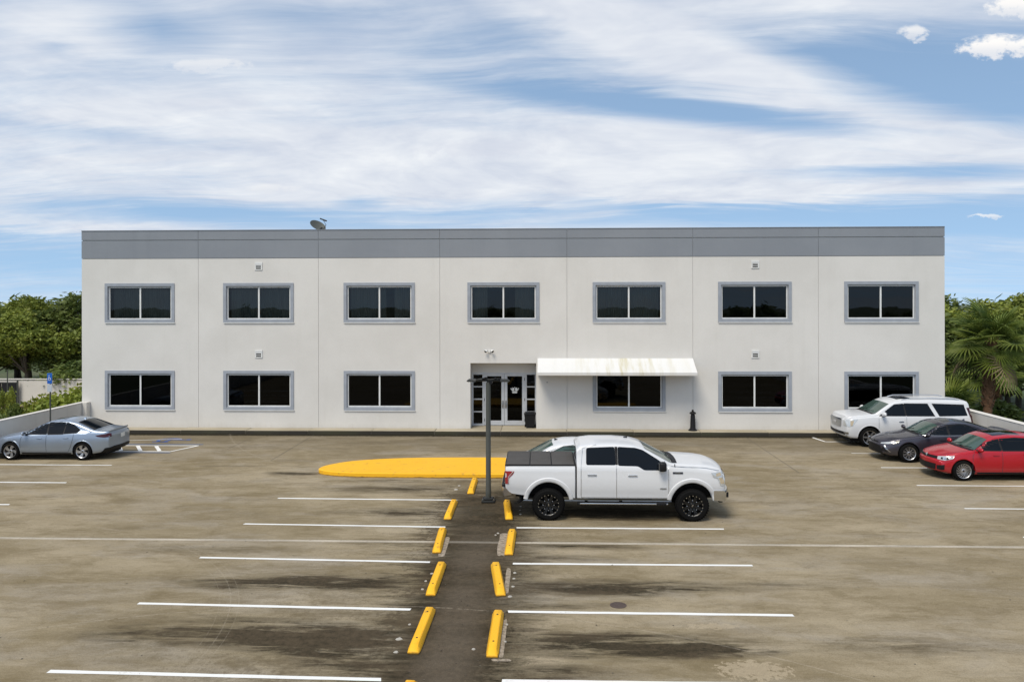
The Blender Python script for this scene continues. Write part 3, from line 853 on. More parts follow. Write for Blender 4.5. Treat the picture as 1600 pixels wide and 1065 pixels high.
# vents
for (vx, vz) in ((-12.29, 7.18), (-12.29, 3.36), (9.14, 7.19), (9.14, 3.37)):
    W0 = (vx, YW, vz); mb = MB(); h = 0.165
    mb.box(vx - h, vx + h, YW - 0.03, YW - 0.001, vz + 0.02, vz + h); mb.box(vx - h, vx + h, YW - 0.03, YW - 0.001, vz - h, vz - h + 0.04)
    mb.box(vx - h, vx - h + 0.05, YW - 0.03, YW - 0.001, vz - h + 0.04, vz + 0.02); mb.box(vx + h - 0.05, vx + h, YW - 0.03, YW - 0.001, vz - h + 0.04, vz + 0.02)
    v = wpart(mb, 'wall_vent', 'trim_white', W0, bld, BO)
    mb = MB(); mb.box(vx - h + 0.05, vx + h - 0.05, YW - 0.012, YW - 0.002, vz - h + 0.04, vz + 0.02); wpart(mb, 'opening', 'black_metal', W0, v, W0)
    for zz in (vz - 0.052, ):
        mb = MB(); mb.box(vx - h + 0.05, vx + h - 0.05, YW - 0.028, YW - 0.013, zz - 0.014, zz + 0.014); wpart(mb, 'louvre', 'trim_white', W0, v, W0)
    mb = MB(); mb.box(vx - h + 0.03, vx + h - 0.03, YW - 0.034, YW - 0.03, vz + 0.07, vz + 0.085); wpart(mb, 'louvre', 'trim_grey', W0, v, W0)

# entrance recess
YB = YW + 0.82
mb = MB()
mb.box(ENT[0] - 0.05, ENT[0], YW + TH + 0.001, YB + 0.1, 0.152, ENT[3] + 0.05); mb.box(ENT[1], ENT[1] + 0.05, YW + TH + 0.001, YB + 0.1, 0.152, ENT[3] + 0.05)
mb.box(ENT[0], ENT[1], YW + TH + 0.001, YB + 0.1, ENT[3], ENT[3] + 0.05)
mb.box(ENT[0], ENT[1], YB - 0.02, YB + 0.12, 2.50, ENT[3])
wpart(mb, 'entrance_recess', 'facade_white', (-1.6, YB, 0.15), bld, BO)
mb = MB(); mb.box(-4.3, 1.1, YB + 2.5, YB + 2.6, 0.1, 3.0); mb.box(-4.3, 1.1, YB + 0.13, YB + 2.5, 0.05, 0.14)
wpart(mb, 'lobby', 'interior_dark', (-1.6, YB, 0.15), bld, BO)
ya_, yb_ = YB, YB + 0.10
# door frame with its sidelight mullions
mb = MB()
DL, DM, DR = -2.50, -1.61, -0.70
mb.box(ENT[0], ENT[1], ya_, yb_, 2.44, 2.50)
for (a, b_) in ((ENT[0], -2.98), (-2.58, DL - 0.004), (DR + 0.004, -0.68), (-0.26, ENT[1])):
    mb.box(a, b_, ya_, yb_, 0.152, 2.44)
mb.box(-0.68, -0.62, ya_, yb_, 0.152, 2.44) 
wpart(mb, 'door_frame', 'aluminium', (-1.6, YB, 0.15), bld, BO)
for (a, b_) in ((-2.98, -2.58), (-0.62, -0.26)):
    W0 = ((a + b_) / 2, YB, 0.15)
    zs = [0.152, 0.235, 0.735, 0.785, 1.29, 1.34, 1.84, 1.89, 2.40, 2.44]
    mb = MB()
    for k in range(0, 10, 2): mb.box(a + 0.001, b_ - 0.001, ya_ + 0.01, yb_ - 0.01, zs[k], zs[k + 1])
    sl = wpart(mb, 'sidelight', 'aluminium', W0, bld, BO)
    for k in range(1, 9, 2):
        mb = MB(); yy = YB + 0.05; mb.add([(a, yy, zs[k]), (b_, yy, zs[k]), (b_, yy, zs[k + 1]), (a, yy, zs[k + 1])], [(0, 1, 2, 3)])
        wpart(mb, 'pane', 'window_glass_dark', W0, sl, W0)
for (a, b_, hs) in ((DL, DM - 0.006, 1), (DM + 0.006, DR, -1)):
    W0 = ((a + b_) / 2, YB, 0.15); y0_, y1_ = YB + 0.015, YB + 0.075
    mb = MB(); st = 0.125
    mb.box(a, a + st, y0_, y1_, 0.17, 2.435); mb.box(b_ - st, b_, y0_, y1_, 0.17, 2.435)
    mb.box(a + st, b_ - st, y0_, y1_, 0.17, 0.37); mb.box(a + st, b_ - st, y0_, y1_, 2.33, 2.435)
    dr = wpart(mb, 'entrance_door', 'aluminium', W0, bld, BO)
    yy = YB + 0.045; mb = MB(); mb.add([(a + st, yy, 0.37), (b_ - st, yy, 0.37), (b_ - st, yy, 2.33), (a + st, yy, 2.33)], [(0, 1, 2, 3)])
    wpart(mb, 'pane', 'window_glass_dark', W0, dr, W0)
    hxp = (b_ - st / 2) if hs == 1 else (a + st / 2)
    mb = MB(); mb.tube([(hxp, y0_, 1.22), (hxp, y0_ - 0.06, 1.20), (hxp, y0_ - 0.07, 1.10), (hxp, y0_ - 0.06, 0.98), (hxp, y0_, 0.96)], 0.022, 8)
    mb.box(hxp - 0.035, hxp + 0.035, y0_ - 0.014, y0_ - 0.001, 0.92, 1.26)
    wpart(mb, 'handle', 'chrome_dull', W0, dr, W0, smooth=40)
    mb = MB(); mb.box(a + st + 0.01, b_ - st - 0.01, YB + 0.08, YB + 0.12, 1.08, 1.125)
    wpart(mb, 'push_bar', 'aluminium', W0, dr, W0)
    for zz in (0.4, 1.3, 2.2):
        hx_ = a + 0.012 if hs == 1 else b_ - 0.012
        mb = MB(); mb.box(hx_ - 0.012, hx_ + 0.012, y0_ - 0.012, y0_ - 0.001, zz - 0.06, zz + 0.06)
        wpart(mb, 'hinge', 'dark_metal', W0, dr, W0)
    if hs == -1:
        # pale crown emblem on the glass: five plumes over a band
        cxx, cz = (a + b_) / 2, 1.70; mb = MB(); yl = yy - 0.004
        def blob(px_, pz_, rx, rz, ang=0, n=14):
            vs = []
            for k in range(n):
                q = 2 * math.pi * k / n; u_, v_ = rx * math.cos(q), rz * math.sin(q)
                vs.append((px_ + u_ * math.cos(ang) - v_ * math.sin(ang), yl, pz_ + u_ * math.sin(ang) + v_ * math.cos(ang)))
            mb.add(vs, [tuple(range(n))])
        for ang, rad in ((-62, .165), (-31, .165), (31, .165), (62, .165)):
            aa = R(ang); blob(cxx + math.sin(aa) * 0.12, cz + math.cos(aa) * 0.10 - 0.02, 0.030, 0.075, -aa)
        blob(cxx, cz + 0.135, 0.020, 0.022); blob(cxx - 0.03, cz + 0.09, 0.013, 0.03, 0.4); blob(cxx + 0.03, cz + 0.09, 0.013, 0.03, -0.4)
        blob(cxx - 0.16, cz + 0.075, 0.025, 0.03); blob(cxx + 0.16, cz + 0.075, 0.025, 0.03)
        mb.add([(cxx - 0.10, yl, cz - 0.12), (cxx + 0.10, yl, cz - 0.12), (cxx + 0.105, yl, cz - 0.085), (cxx - 0.105, yl, cz - 0.085)], [(0, 1, 2, 3)])
        mb.add([(cxx - 0.105, yl, cz - 0.075), (cxx + 0.105, yl, cz - 0.075), (cxx + 0.12, yl, cz - 0.03), (cxx - 0.12, yl, cz - 0.03)], [(0, 1, 2, 3)])
        wpart(mb, 'crown_emblem', 'trim_white', W0, dr, W0)

# awning
W0 = (3.18, YW, 3.18); mb = MB()
ax0, ax1 = -0.14, 6.50
yt, yf, zt_, zf_ = YW - 0.002, YW - 1.0, 3.185, 2.66
ns = 9; vs = []; fs = []
for i in range(ns + 1):
    x = ax0 + (ax1 - ax0) * i / ns
    vs += [(x, yt, zt_), (x, (yt + yf) / 2, (zt_ + zf_) / 2 - 0.015), (x, yf, zf_)]
for i in range(ns):
    for j in range(2): fs.append((3 * i + j, 3 * i + j + 1, 3 * i + 4 + j, 3 * i + 3 + j))
mb.add(vs, fs)
for x in (ax0, ax1): mb.add([(x, yt, zt_), (x, yf, zf_), (x, yt, zf_)], [(0, 1, 2)])
aw = wpart(mb, 'awning', 'awning_cloth', W0, bld, BO)
mb = MB(); mb.box(ax0, ax1, yf - 0.012, yf, zf_ - 0.125, zf_ + 0.002); wpart(mb, 'valance', 'awning_cloth', W0, aw, W0)
for x in (ax0, ax1):
    mb = MB(); mb.box(x - 0.006, x + 0.006, yf + 0.001, yt - 0.02, zf_ - 0.125, zf_ - 0.001); wpart(mb, 'valance', 'awning_cloth', W0, aw, W0)
mb = MB()
for i in range(1, ns):
    x = ax0 + (ax1 - ax0) * i / ns
    mb.tube([(x, yt, zt_ + 0.003), (x, (yt + yf) / 2, (zt_ + zf_) / 2 - 0.012), (x, yf, zf_ + 0.003)], 0.006, 5)
wpart(mb, 'seam', 'trim_white', W0, aw, W0)
mb = MB()
for x in (ax0 + 0.05, 1.5, 3.2, 4.9, ax1 - 0.05):
    mb.tube([(x, yt - 0.03, zf_ - 0.05), (x, yf + 0.03, zf_ - 0.05)], 0.015, 6)
mb.tube([(ax0 + 0.02, yf + 0.02, zf_ - 0.05), (ax1 - 0.02, yf + 0.02, zf_ - 0.05)], 0.015, 6)
wpart(mb, 'support_frame', 'aluminium', W0, aw, W0)
# twin security lamp over the entrance
W0 = (-2.22, YW, 3.48); mb = MB(); mb.lathe([(0.001, -0.05), (0.06, -0.05), (0.065, -0.02), (0.065, 0.0)], 16, 'Y', 0, W0)
sl = wpart(mb, 'security_lamp', 'trim_white', W0, bld, BO, smooth=40)
for s_ in (-1, 1):
    mb = MB(); p0 = Vector((W0[0] + s_ * 0.05, YW - 0.06, 3.50)); p1 = p0 + Vector((s_ * 0.06, -0.05, 0.03)); p2 = p1 + Vector((s_ * 0.045, -0.06, -0.055))
    mb.tube([p0, p1], 0.018, 8); mb.tube([p1, p1 + (p2 - p1) * 0.4, p2], [0.035, 0.055, 0.06], 12)
    wpart(mb, 'lamp_head', 'trim_white', W0, sl, W0, smooth=40)
    mb = MB(); mb.tube([p2 + (p2 - p1) * 0.05, p2 + (p2 - p1) * 0.12], [0.058, 0.05], 12)
    wpart(mb, 'lens', 'dark_metal', W0, sl, W0, smooth=40)
mb = MB(); W0 = (0.27, YW, 2.15); mb.lathe([(0.001, -0.03), (0.02, -0.03), (0.02, 0)], 10, 'Y', 0, W0); wpart(mb, 'hose_tap', 'dark_metal', W0, bld, BO)
mb = MB(); W0 = (-0.215, YW + 0.35, 2.86); mb.box(W0[0] - 0.02, W0[0] + 0.014, W0[1] - 0.04, W0[1] + 0.04, 2.82, 2.90); wpart(mb, 'sensor', 'dark_metal', W0, bld, BO)

# satellite dish standing on the roof
D0 = Vector((-9.84, 34.85, 8.2))
dish = thing('satellite_dish', 'small grey satellite dish on the roof above the second wall joint', 'satellite dish', D0)
mb = MB(); mb.tube([(0, 0, 0), (0, 0, 0.62)], 0.03, 8); mb.box(-0.2, 0.2, -0.2, 0.2, 0.0, 0.03); mb.obj('mast', 'dark_metal', dish, smooth=40)
mb = MB(); prof = []
for i in range(8):
    r = 0.36 * i / 7; prof.append((max(r, 0.001), 0.11 * (i / 7) ** 2))
prof2 = prof + [(0.365, 0.095)] + [(r * 0.98, h - 0.02) for r, h in prof[::-1]]
mb.lathe(prof2, 28)
dm = mat('dish_grey', (0.075, 0.080, 0.070), 0.6)
dob = mb.obj('dish', 'dish_grey', dish, loc=(-0.02, -0.02, 0.72), smooth=40)
dob.rotation_euler = Vector((0.50, -0.44, 0.74)).to_track_quat('Z', 'Y').to_euler()
q = dob.rotation_euler.to_quaternion() @ Vector((0, 0, 1))
mb = MB()
tip = Vector((0.30, -0.20, 1.02))
mb.tube([(0.24, -0.1, 0.55), (0.42, -0.18, 0.80), tip], 0.014, 6); mb.tube([tip, tip + Vector((0.16, 0, -0.05))], [0.035, 0.03], 8); mb.tube([tip + Vector((0.02, 0, 0)), tip + Vector((-0.14, 0, 0.06))], 0.028, 8)
mb.obj('feed_arm', 'dark_metal', dish, smooth=40)
mb = MB(); mb.tube([(0.05, 0.02, 0.55), (0.22, 0.0, 0.60)], [0.09, 0.12], 10); mb.obj('bracket', 'black_metal', dish, smooth=40)

# ------------------------------------------------------------------ things by the entrance
tr = thing('trash_can', 'black wheeled trash can with a domed lid in the entrance corner', 'trash can', (-0.47, 34.62, 0.15))
mb = MB(); pr = lambda a, b: [(-a, -b), (a, -b), (a, b), (-a, b)]
mb.prism(pr(0.19, 0.19), 0.05, 0.58, top=pr(0.245, 0.23)); mb.obj('bin_body', 'plastic_black', tr)
mb = MB(); mb.box(-0.26, 0.26, -0.25, 0.25, 0.585, 0.63, bev=0.015); mb.box(-0.20, 0.20, -0.19, 0.19, 0.63, 0.675, bev=0.02); mb.obj('lid', 'plastic_black', tr, smooth=40)
mb = MB(); mb.tube([(-0.22, 0.24, 0.62), (-0.22, 0.29, 0.64), (0.22, 0.29, 0.64), (0.22, 0.24, 0.62)], 0.014, 6); mb.obj('handle', 'plastic_black', tr)
for s_ in (-1, 1):
    mb = MB(); mb.tube([(s_ * 0.19, 0.17, 0.06), (s_ * 0.24, 0.17, 0.06)], 0.06, 12); mb.obj('wheel', 'tyre_rubber', tr)
bo = thing('ash_bollard', 'slim black post-style ash receptacle standing by the wall right of the awning', 'ashtray', (6.44, 34.02, 0.15))
mb = MB(); mb.lathe([(0.001, 0), (0.19, 0), (0.19, 0.03), (0.13, 0.07), (0.115, 0.12), (0.095, 0.62), (0.075, 0.70), (0.001, 0.70)], 20); mb.obj('post', 'black_metal', bo, smooth=35)
mb = MB(); mb.lathe([(0.001, 0.701), (0.13, 0.705), (0.135, 0.74), (0.10, 0.78), (0.035, 0.81), (0.001, 0.812)], 20); mb.obj('cap', 'black_metal', bo, smooth=35)
mb = MB(); mb.lathe([(0.001, 0.813), (0.045, 0.82), (0.05, 0.85), (0.03, 0.88), (0.001, 0.885)], 12); mb.obj('finial', 'black_metal', bo, smooth=35)

# ------------------------------------------------------------------ yellow island
isl = []
for X, Y in ((-7.34, 26.05), (-7.28, 25.86), (-7.05, 25.66), (-6.6, 25.48), (-5.85, 25.36), (-4.5, 25.32), (-1.2, 25.33), (3.0, 25.34), (4.3, 25.45), (4.95, 25.75), (5.12, 26.1),
             (4.95, 26.6), (4.4, 27.1), (3.3, 27.6), (1.6, 27.92), (-1.3, 28.02), (-3.3, 27.97), (-4.6, 27.86), (-5.5, 27.68), (-6.2, 27.44), (-6.75, 27.12), (-7.15, 26.65), (-7.33, 26.3)):
    isl.append((X, Y))
# smooth the outline
for _ in range(2):
    nn = []
    for i in range(len(isl)):
        a, b_ = isl[i], isl[(i + 1) % len(isl)]
        nn += [(a[0] * .75 + b_[0] * .25, a[1] * .75 + b_[1] * .25), (a[0] * .25 + b_[0] * .75, a[1] * .25 + b_[1] * .75)]
    isl = nn
cxi, cyi = -1.1, 26.65
inn = [(cxi + (x - cxi) * 0.992, cyi + (y - cyi) * 0.975) for x, y in isl]
tagi = thing('traffic_island', 'long flat yellow-painted kerbed island behind the pickup truck', 'traffic island', (cxi, cyi, 0))
sh = lambda P, k=1.0: [((x - cxi) * k, (y - cyi) * k) for x, y in P]
mb = MB(); mb.prism(sh(isl), 0.0, 0.125); mb.prism(sh(isl), 0.126, 0.15, top=sh(inn)); mb.obj('kerb', 'yellow_paint', tagi)
mb = MB(); mb.prism(sh(inn, 0.985), 0.1505, 0.156); mb.obj('top_slab', 'yellow_paint', tagi)

# ------------------------------------------------------------------ wheel stops
def stop_mesh(seed):
    rnd = random.Random(seed)
    L, w0, w1, h, ch = 1.80, 0.105, 0.060, 0.125, 0.13
    prof = [(-w0, 0.0), (-w0, 0.035), (-w1, h), (w1, h), (w0, 0.035), (w0, 0.0)]
    ys = [-L / 2, -L / 2 + 0.02, -L / 2 + ch, -0.45, 0, 0.45, L / 2 - ch, L / 2 - 0.02, L / 2]
    sc = [0.30, 0.42, 1, 1, 1, 1, 1, 0.42, 0.30]
    vs = []; fs = []
    for y, s_ in zip(ys, sc):
        for (x, z) in prof:
            vs.append((x * (0.9 if s_ < 1 else 1) + rnd.uniform(-.003, .003), y, z * s_ if z > 0.04 else z + rnd.uniform(0, .002)))
    n = len(prof)
    for i in range(len(ys) - 1):
        for k in range(n - 1): fs.append((i * n + k, i * n + k + 1, (i + 1) * n + k + 1, (i + 1) * n + k))
        fs.append((i * n + n - 1, i * n, (i + 1) * n, (i + 1) * n + n - 1))
    fs.append(tuple(range(n))[::-1]); fs.append(tuple((len(ys) - 1) * n + k for k in range(n)))
    return MB().add(vs, fs)
STOPS = [  # x near, y near, x far, y far, label
    (-2.05, 12.70, -2.02, 14.45, 'yellow wheel stop, nearest complete one of the left row, tilted to the right'),
    (-2.12, 15.19, -2.12, 16.97, 'yellow wheel stop, second complete one from the front of the left row'),
    (-2.34, 17.73, -2.42, 19.55, 'yellow wheel stop in the left row level with the mortar joint'),
    (-2.42, 20.49, -2.43, 22.28, 'yellow wheel stop in the left row, level with the foot of the lamp pole'),
    (-2.06, 23.22, -2.08, 25.0, 'small-looking yellow wheel stop closest to the yellow island'),
    (-0.78, 12.58, -0.77, 14.38, 'yellow wheel stop, nearest one of the right row'),
    (-0.77, 15.20, -0.98, 17.0, 'yellow wheel stop leaning left, second from the front of the right row'),
    (-0.72, 17.65, -0.70, 19.46, 'yellow wheel stop in front of the pickup, with a pale scar beside it'),
    (-0.82, 20.52, -0.95, 22.29, 'yellow wheel stop just behind the rear wheel of the pickup'),
    (-2.02, 9.9, -1.90, 11.70, 'yellow wheel stop cut off by the bottom edge, only its tip showing'),
]
yard = MATS['yellow_paint']
for k, (x0, y0, x1, y1, lab) in enumerate(STOPS):
    me = stop_mesh(k).mesh('wheel_stop', 'yellow_paint')
    bm = bmesh.new(); bm.from_mesh(me); bmesh.ops.recalc_face_normals(bm, faces=bm.faces[:]); bmesh.ops.bevel(bm, geom=[e for e in bm.edges if e.is_manifold and e.calc_face_angle(0) > 0.4], offset=0.007, segments=2, affect='EDGES'); bm.to_mesh(me); bm.free()
    me.shade_smooth(); me.set_sharp_from_angle(angle=R(50))
    st = thing('wheel_stop', lab, 'wheel stop', ((x0 + x1) / 2, (y0 + y1) / 2, 0.0), math.atan2(-(x1 - x0), (y1 - y0)), 'yellow wheel stops along the damp strip')
    link('stop_block', me, st)
    for yy in (-0.55, 0.55):
        mb = MB(); mb.lathe([(0.001, 0.131), (0.016, 0.131), (0.018, 0.124)], 10, c=(0, yy, 0)); mb.obj('anchor_pin', 'dark_metal', st)
# pale scars and broken anchor plugs left where stops stood before
def patch_build(t, b):
    p = wpos(t); n = t.noise(p, 12, 5, 0.7)
    c = t.mix(t.ss(n, 0.35, 0.65), (0.17, 0.135, 0.095), (0.36, 0.30, 0.23))
    t.put(b.inputs['Base Color'], c); b.inputs['Roughness'].default_value = 0.9
mat('scar_concrete', build=patch_build)
mat('plug_pale', (0.40, 0.375, 0.33), 0.8)
mb = MB()
def scar(cx, cy, w_, l_, ang=0.0, n=16):
    rnd = random.Random(int(cx * 100 + cy * 7)); vs = []
    for k in range(n):
        q = 2 * math.pi * k / n; u_ = max(-1, min(1, 1.3 * math.cos(q))) * w_ / 2 * rnd.uniform(0.85, 1.1); v_ = max(-1, min(1, 1.3 * math.sin(q))) * l_ / 2 * rnd.uniform(0.93, 1.05)
        vs.append((cx + u_ * math.cos(ang) - v_ * math.sin(ang), cy + u_ * math.sin(ang) + v_ * math.cos(ang), 0.004))
    mb.add(vs, [tuple(range(n))])
scar(-0.88, 18.5, 0.24, 1.7); scar(-2.24, 18.3, 0.16, 1.5, 0.03); scar(-0.68, 16.1, 0.10, 1.5); scar(-0.64, 13.35, 0.08, 1.55, 0.0); scar(-0.63, 12.52, 0.3, 0.09)
tag(mb.obj('pale_scar', 'scar_concrete'), kind='structure')
mb = MB()
for (cx, cy, r) in ((-2.38, 13.25, .055), (-2.34, 12.75, .04), (-2.3, 13.85, .03), (-2.33, 15.55, .035), (-2.33, 16.0, .035), (-2.27, 16.45, .04), (-2.55, 23.8, .07), (-2.5, 24.3, .05),
                    (-0.60, 13.9, .03), (-0.60, 13.2, .03), (-0.56, 15.75, .035), (-0.56, 16.2, .035), (-0.55, 16.55, .04), (-0.60, 15.22, .05), (-0.55, 21.1, .04), (-0.56, 21.5, .03), (-0.56, 21.9, .03), (-1.1, 12.9, .03),
                    (-1.1, 19.2, .03), (-1.05, 19.35, .04)):
    rnd = random.Random(int(cy * 100)); n = 9
    base = [(cx + r * rnd.uniform(.7, 1.2) * math.cos(2 * math.pi * k / n), cy + r * rnd.uniform(.7, 1.2) * math.sin(2 * math.pi * k / n)) for k in range(n)]
    mb.prism(base, 0.0, 0.012, top=[(cx + (x - cx) * .8, cy + (y - cy) * .8) for x, y in base])
tag(mb.obj('anchor_plugs', 'plug_pale'), kind='stuff')
# leaf litter and pebbles on the deck
mb = MB(); rnd = random.Random(11)
for k in range(900):
    x, y = rnd.uniform(-16, 14), rnd.uniform(11.3, 33.2)
    if rnd.random() < 0.45: x = rnd.gauss(-1.5, 0.8)
    if rnd.random() < 0.2: y = 33.4 - abs(rnd.gauss(0, 0.15))
    r = rnd.uniform(0.008, 0.024); a = rnd.uniform(0, 6.28); z = 0.003
    mb.add([(x + r * math.cos(a), y + r * math.sin(a), z), (x + r * .5 * math.cos(a + 1.6), y + r * .5 * math.sin(a + 1.6), z + r * .4),
            (x - r * math.cos(a), y - r * math.sin(a), z), (x + r * .5 * math.cos(a - 1.6), y + r * .5 * math.sin(a - 1.6), z + r * .2)], [(0, 1, 2, 3)])
tag(mb.obj('leaf_litter', 'joint_line'), 'small dark leaf fragments scattered over the concrete deck', 'leaf litter', kind='stuff')

# drain cover
mh = thing('drain_cover', 'round rusty brown drain cover set in the concrete between two stall lines', 'drain cover', (1.43, 14.85, 0.0))
mb = MB(); mb.lathe([(0.155, 0.0), (0.155, 0.006), (0.125, 0.007), (0.125, 0.0)], 28, close=True); mb.obj('rim_ring', 'scar_rust' if 'scar_rust' in MATS else mat('scar_rust', (0.075, 0.052, 0.042), 0.8), mh)
mb = MB(); mb.lathe([(0.001, 0.005), (0.122, 0.005), (0.122, 0.0)], 28)
for k in range(-3, 4): mb.box(k * 0.033 - 0.006, k * 0.033 + 0.006, -0.09, 0.09, 0.0052, 0.008)
mb.obj('lid', 'scar_rust', mh)
mb = MB()

# ------------------------------------------------------------------ lamp pole
lp = thing('lamp_pole', 'dark grey lamp pole with two flat lamp heads, between the two rows of wheel stops', 'lamp post', (-1.48, 22.38, 0))
mb = MB(); mb.box(-0.19, 0.19, -0.17, 0.17, 0.002, 0.07, bev=0.02); mb.box(-0.13, 0.13, -0.13, 0.13, 0.071, 0.13, bev=0.02); bp_ = mb.obj('base_plate', 'dark_metal', lp, smooth=40)
for sx in (-1, 1):
    for sy in (-1, 1):
        mb = MB(); mb.lathe([(0.001, 0.11), (0.018, 0.11), (0.018, 0.07)], 8, c=(sx * 0.15, sy * 0.14, 0)); mb.obj('bolt', 'chrome_dull', bp_)
mb = MB(); mb.lathe([(0.078, 0.13), (0.078, 0.35), (0.072, 0.36), (0.066, 3.32), (0.06, 3.36), (0.001, 3.365)], 20); mb.obj('shaft', 'pole_metal', lp, smooth=40)
mb = MB(); mb.box(-0.42, 0.42, -0.03, 0.03, 3.39, 3.44, bev=0.008); mb.tube([(0, 0, 3.3), (0, 0, 3.44)], 0.04, 10)
mb.tube([(-0.42, 0, 3.415), (-0.2, -0.05, 3.46), (0.05, -0.04, 3.44), (0.3, -0.05, 3.47), (0.42, 0, 3.43)], 0.016, 6)
cb = mb.obj('crossarm', 'dark_metal', lp, smooth=40)
rnd = random.Random(5)
for (x, z) in ((-0.14, 3.47), (-0.07, 3.49), (0.20, 3.475), (0.30, 3.46)):
    mb = MB(); mb.tube([(x, -0.06, 3.42), (x + rnd.uniform(-.02, .02), -0.06, z + 0.02)], [0.03, 0.038], 10); mb.tube([(x, -0.09, z - 0.01), (x, 0.05, z - 0.01)], 0.028, 8); mb.obj('clamp', 'black_metal', cb, smooth=40)
mb = MB(); mb.tube([(0.08, -0.08, 3.36), (0.08, 0.08, 3.36)], 0.045, 12); mb.obj('photocell', 'black_metal', cb, smooth=40)
for s_ in (-1, 1):
    mb = MB(); vs = []
    x0, x1 = s_ * 0.34, s_ * 0.60
    a, b_ = min(x0, x1), max(x0, x1)
    pl = [(x0, -0.13), (x1, -0.09), (x1, 0.09), (x0, 0.13)]
    mb.prism(pl, 3.385, 3.41); mb.prism(pl, 3.411, 3.455, top=[(x0 * 1.02, -0.09), (x0 + (x1 - x0) * .8, -0.05), (x0 + (x1 - x0) * .8, 0.05), (x0 * 1.02, 0.09)])
    hd = mb.obj('lamp_head', 'dark_metal', lp)
    mb = MB(); mb.box(a + 0.03, b_ - 0.03, -0.07, 0.07, 3.376, 3.384); mb.obj('lens', 'plate_white', hd)

# accessible parking sign by the left wall
sg = thing('parking_sign', 'blue accessible-parking sign on a grey post at the left wall, behind the silver sedan', 'sign', (-19.35, 30.75, 0))
mb = MB(); mb.tube([(0, 0, 0), (0, 0, 2.86)], 0.028, 8); mb.obj('post', 'pole_metal', sg)
mb = MB(); mb.box(-0.10, 0.10, -0.045, -0.03, 2.42, 2.84, bev=0.004); pn = mb.obj('sign_panel', 'sign_blue', sg)
mb = MB(); mb.box(-0.10, 0.10, -0.043, -0.03, 2.10, 2.40, bev=0.004); mb.obj('lower_panel', 'aluminium', sg)
def text_mesh(s_, size, name, m_, parent, loc, rot):
    cu_ = bpy.data.curves.new(name, 'FONT'); cu_.body = s_; cu_.size = size; cu_.align_x = 'CENTER'; cu_.align_y = 'CENTER'; cu_.extrude = 0.002
    tmp = bpy.data.objects.new('tmp', cu_); C.objects.link(tmp)
    dg = bpy.context.evaluated_depsgraph_get(); me = bpy.data.meshes.new_from_object(tmp.evaluated_get(dg))
    bpy.data.objects.remove(tmp); bpy.data.curves.remove(cu_)
    me.materials.clear(); me.materials.append(MATS[m_])
    return link(name, me, parent, loc, rot)
mb = MB()   # small white wheelchair figure
def arcv(mb, cx, cz, r, a0, a1, wd, y, n=14):
    vs = []; fs = []
    for i in range(n + 1):
        a = R(a0 + (a1 - a0) * i / n)
        for rr in (r - wd / 2, r + wd / 2): vs.append((cx + rr * math.cos(a), y, cz + rr * math.sin(a)))
    for i in range(n): fs.append((2 * i, 2 * i + 1, 2 * i + 3, 2 * i + 2))
    mb.add(vs, fs)
arcv(mb, -0.005, 2.61, 0.05, 110, 350, 0.016, -0.049); arcv(mb, -0.02, 2.75, 0.006, 0, 360, 0.012, -0.049)
mb.box(-0.028, -0.012, -0.050, -0.0455, 2.64, 2.735); mb.box(-0.012, 0.03, -0.050, -0.0455, 2.635, 2.65); mb.box(0.03, 0.045, -0.050, -0.0455, 2.58, 2.65)
mb.obj('wheelchair_symbol', 'trim_white', pn, fix=False)

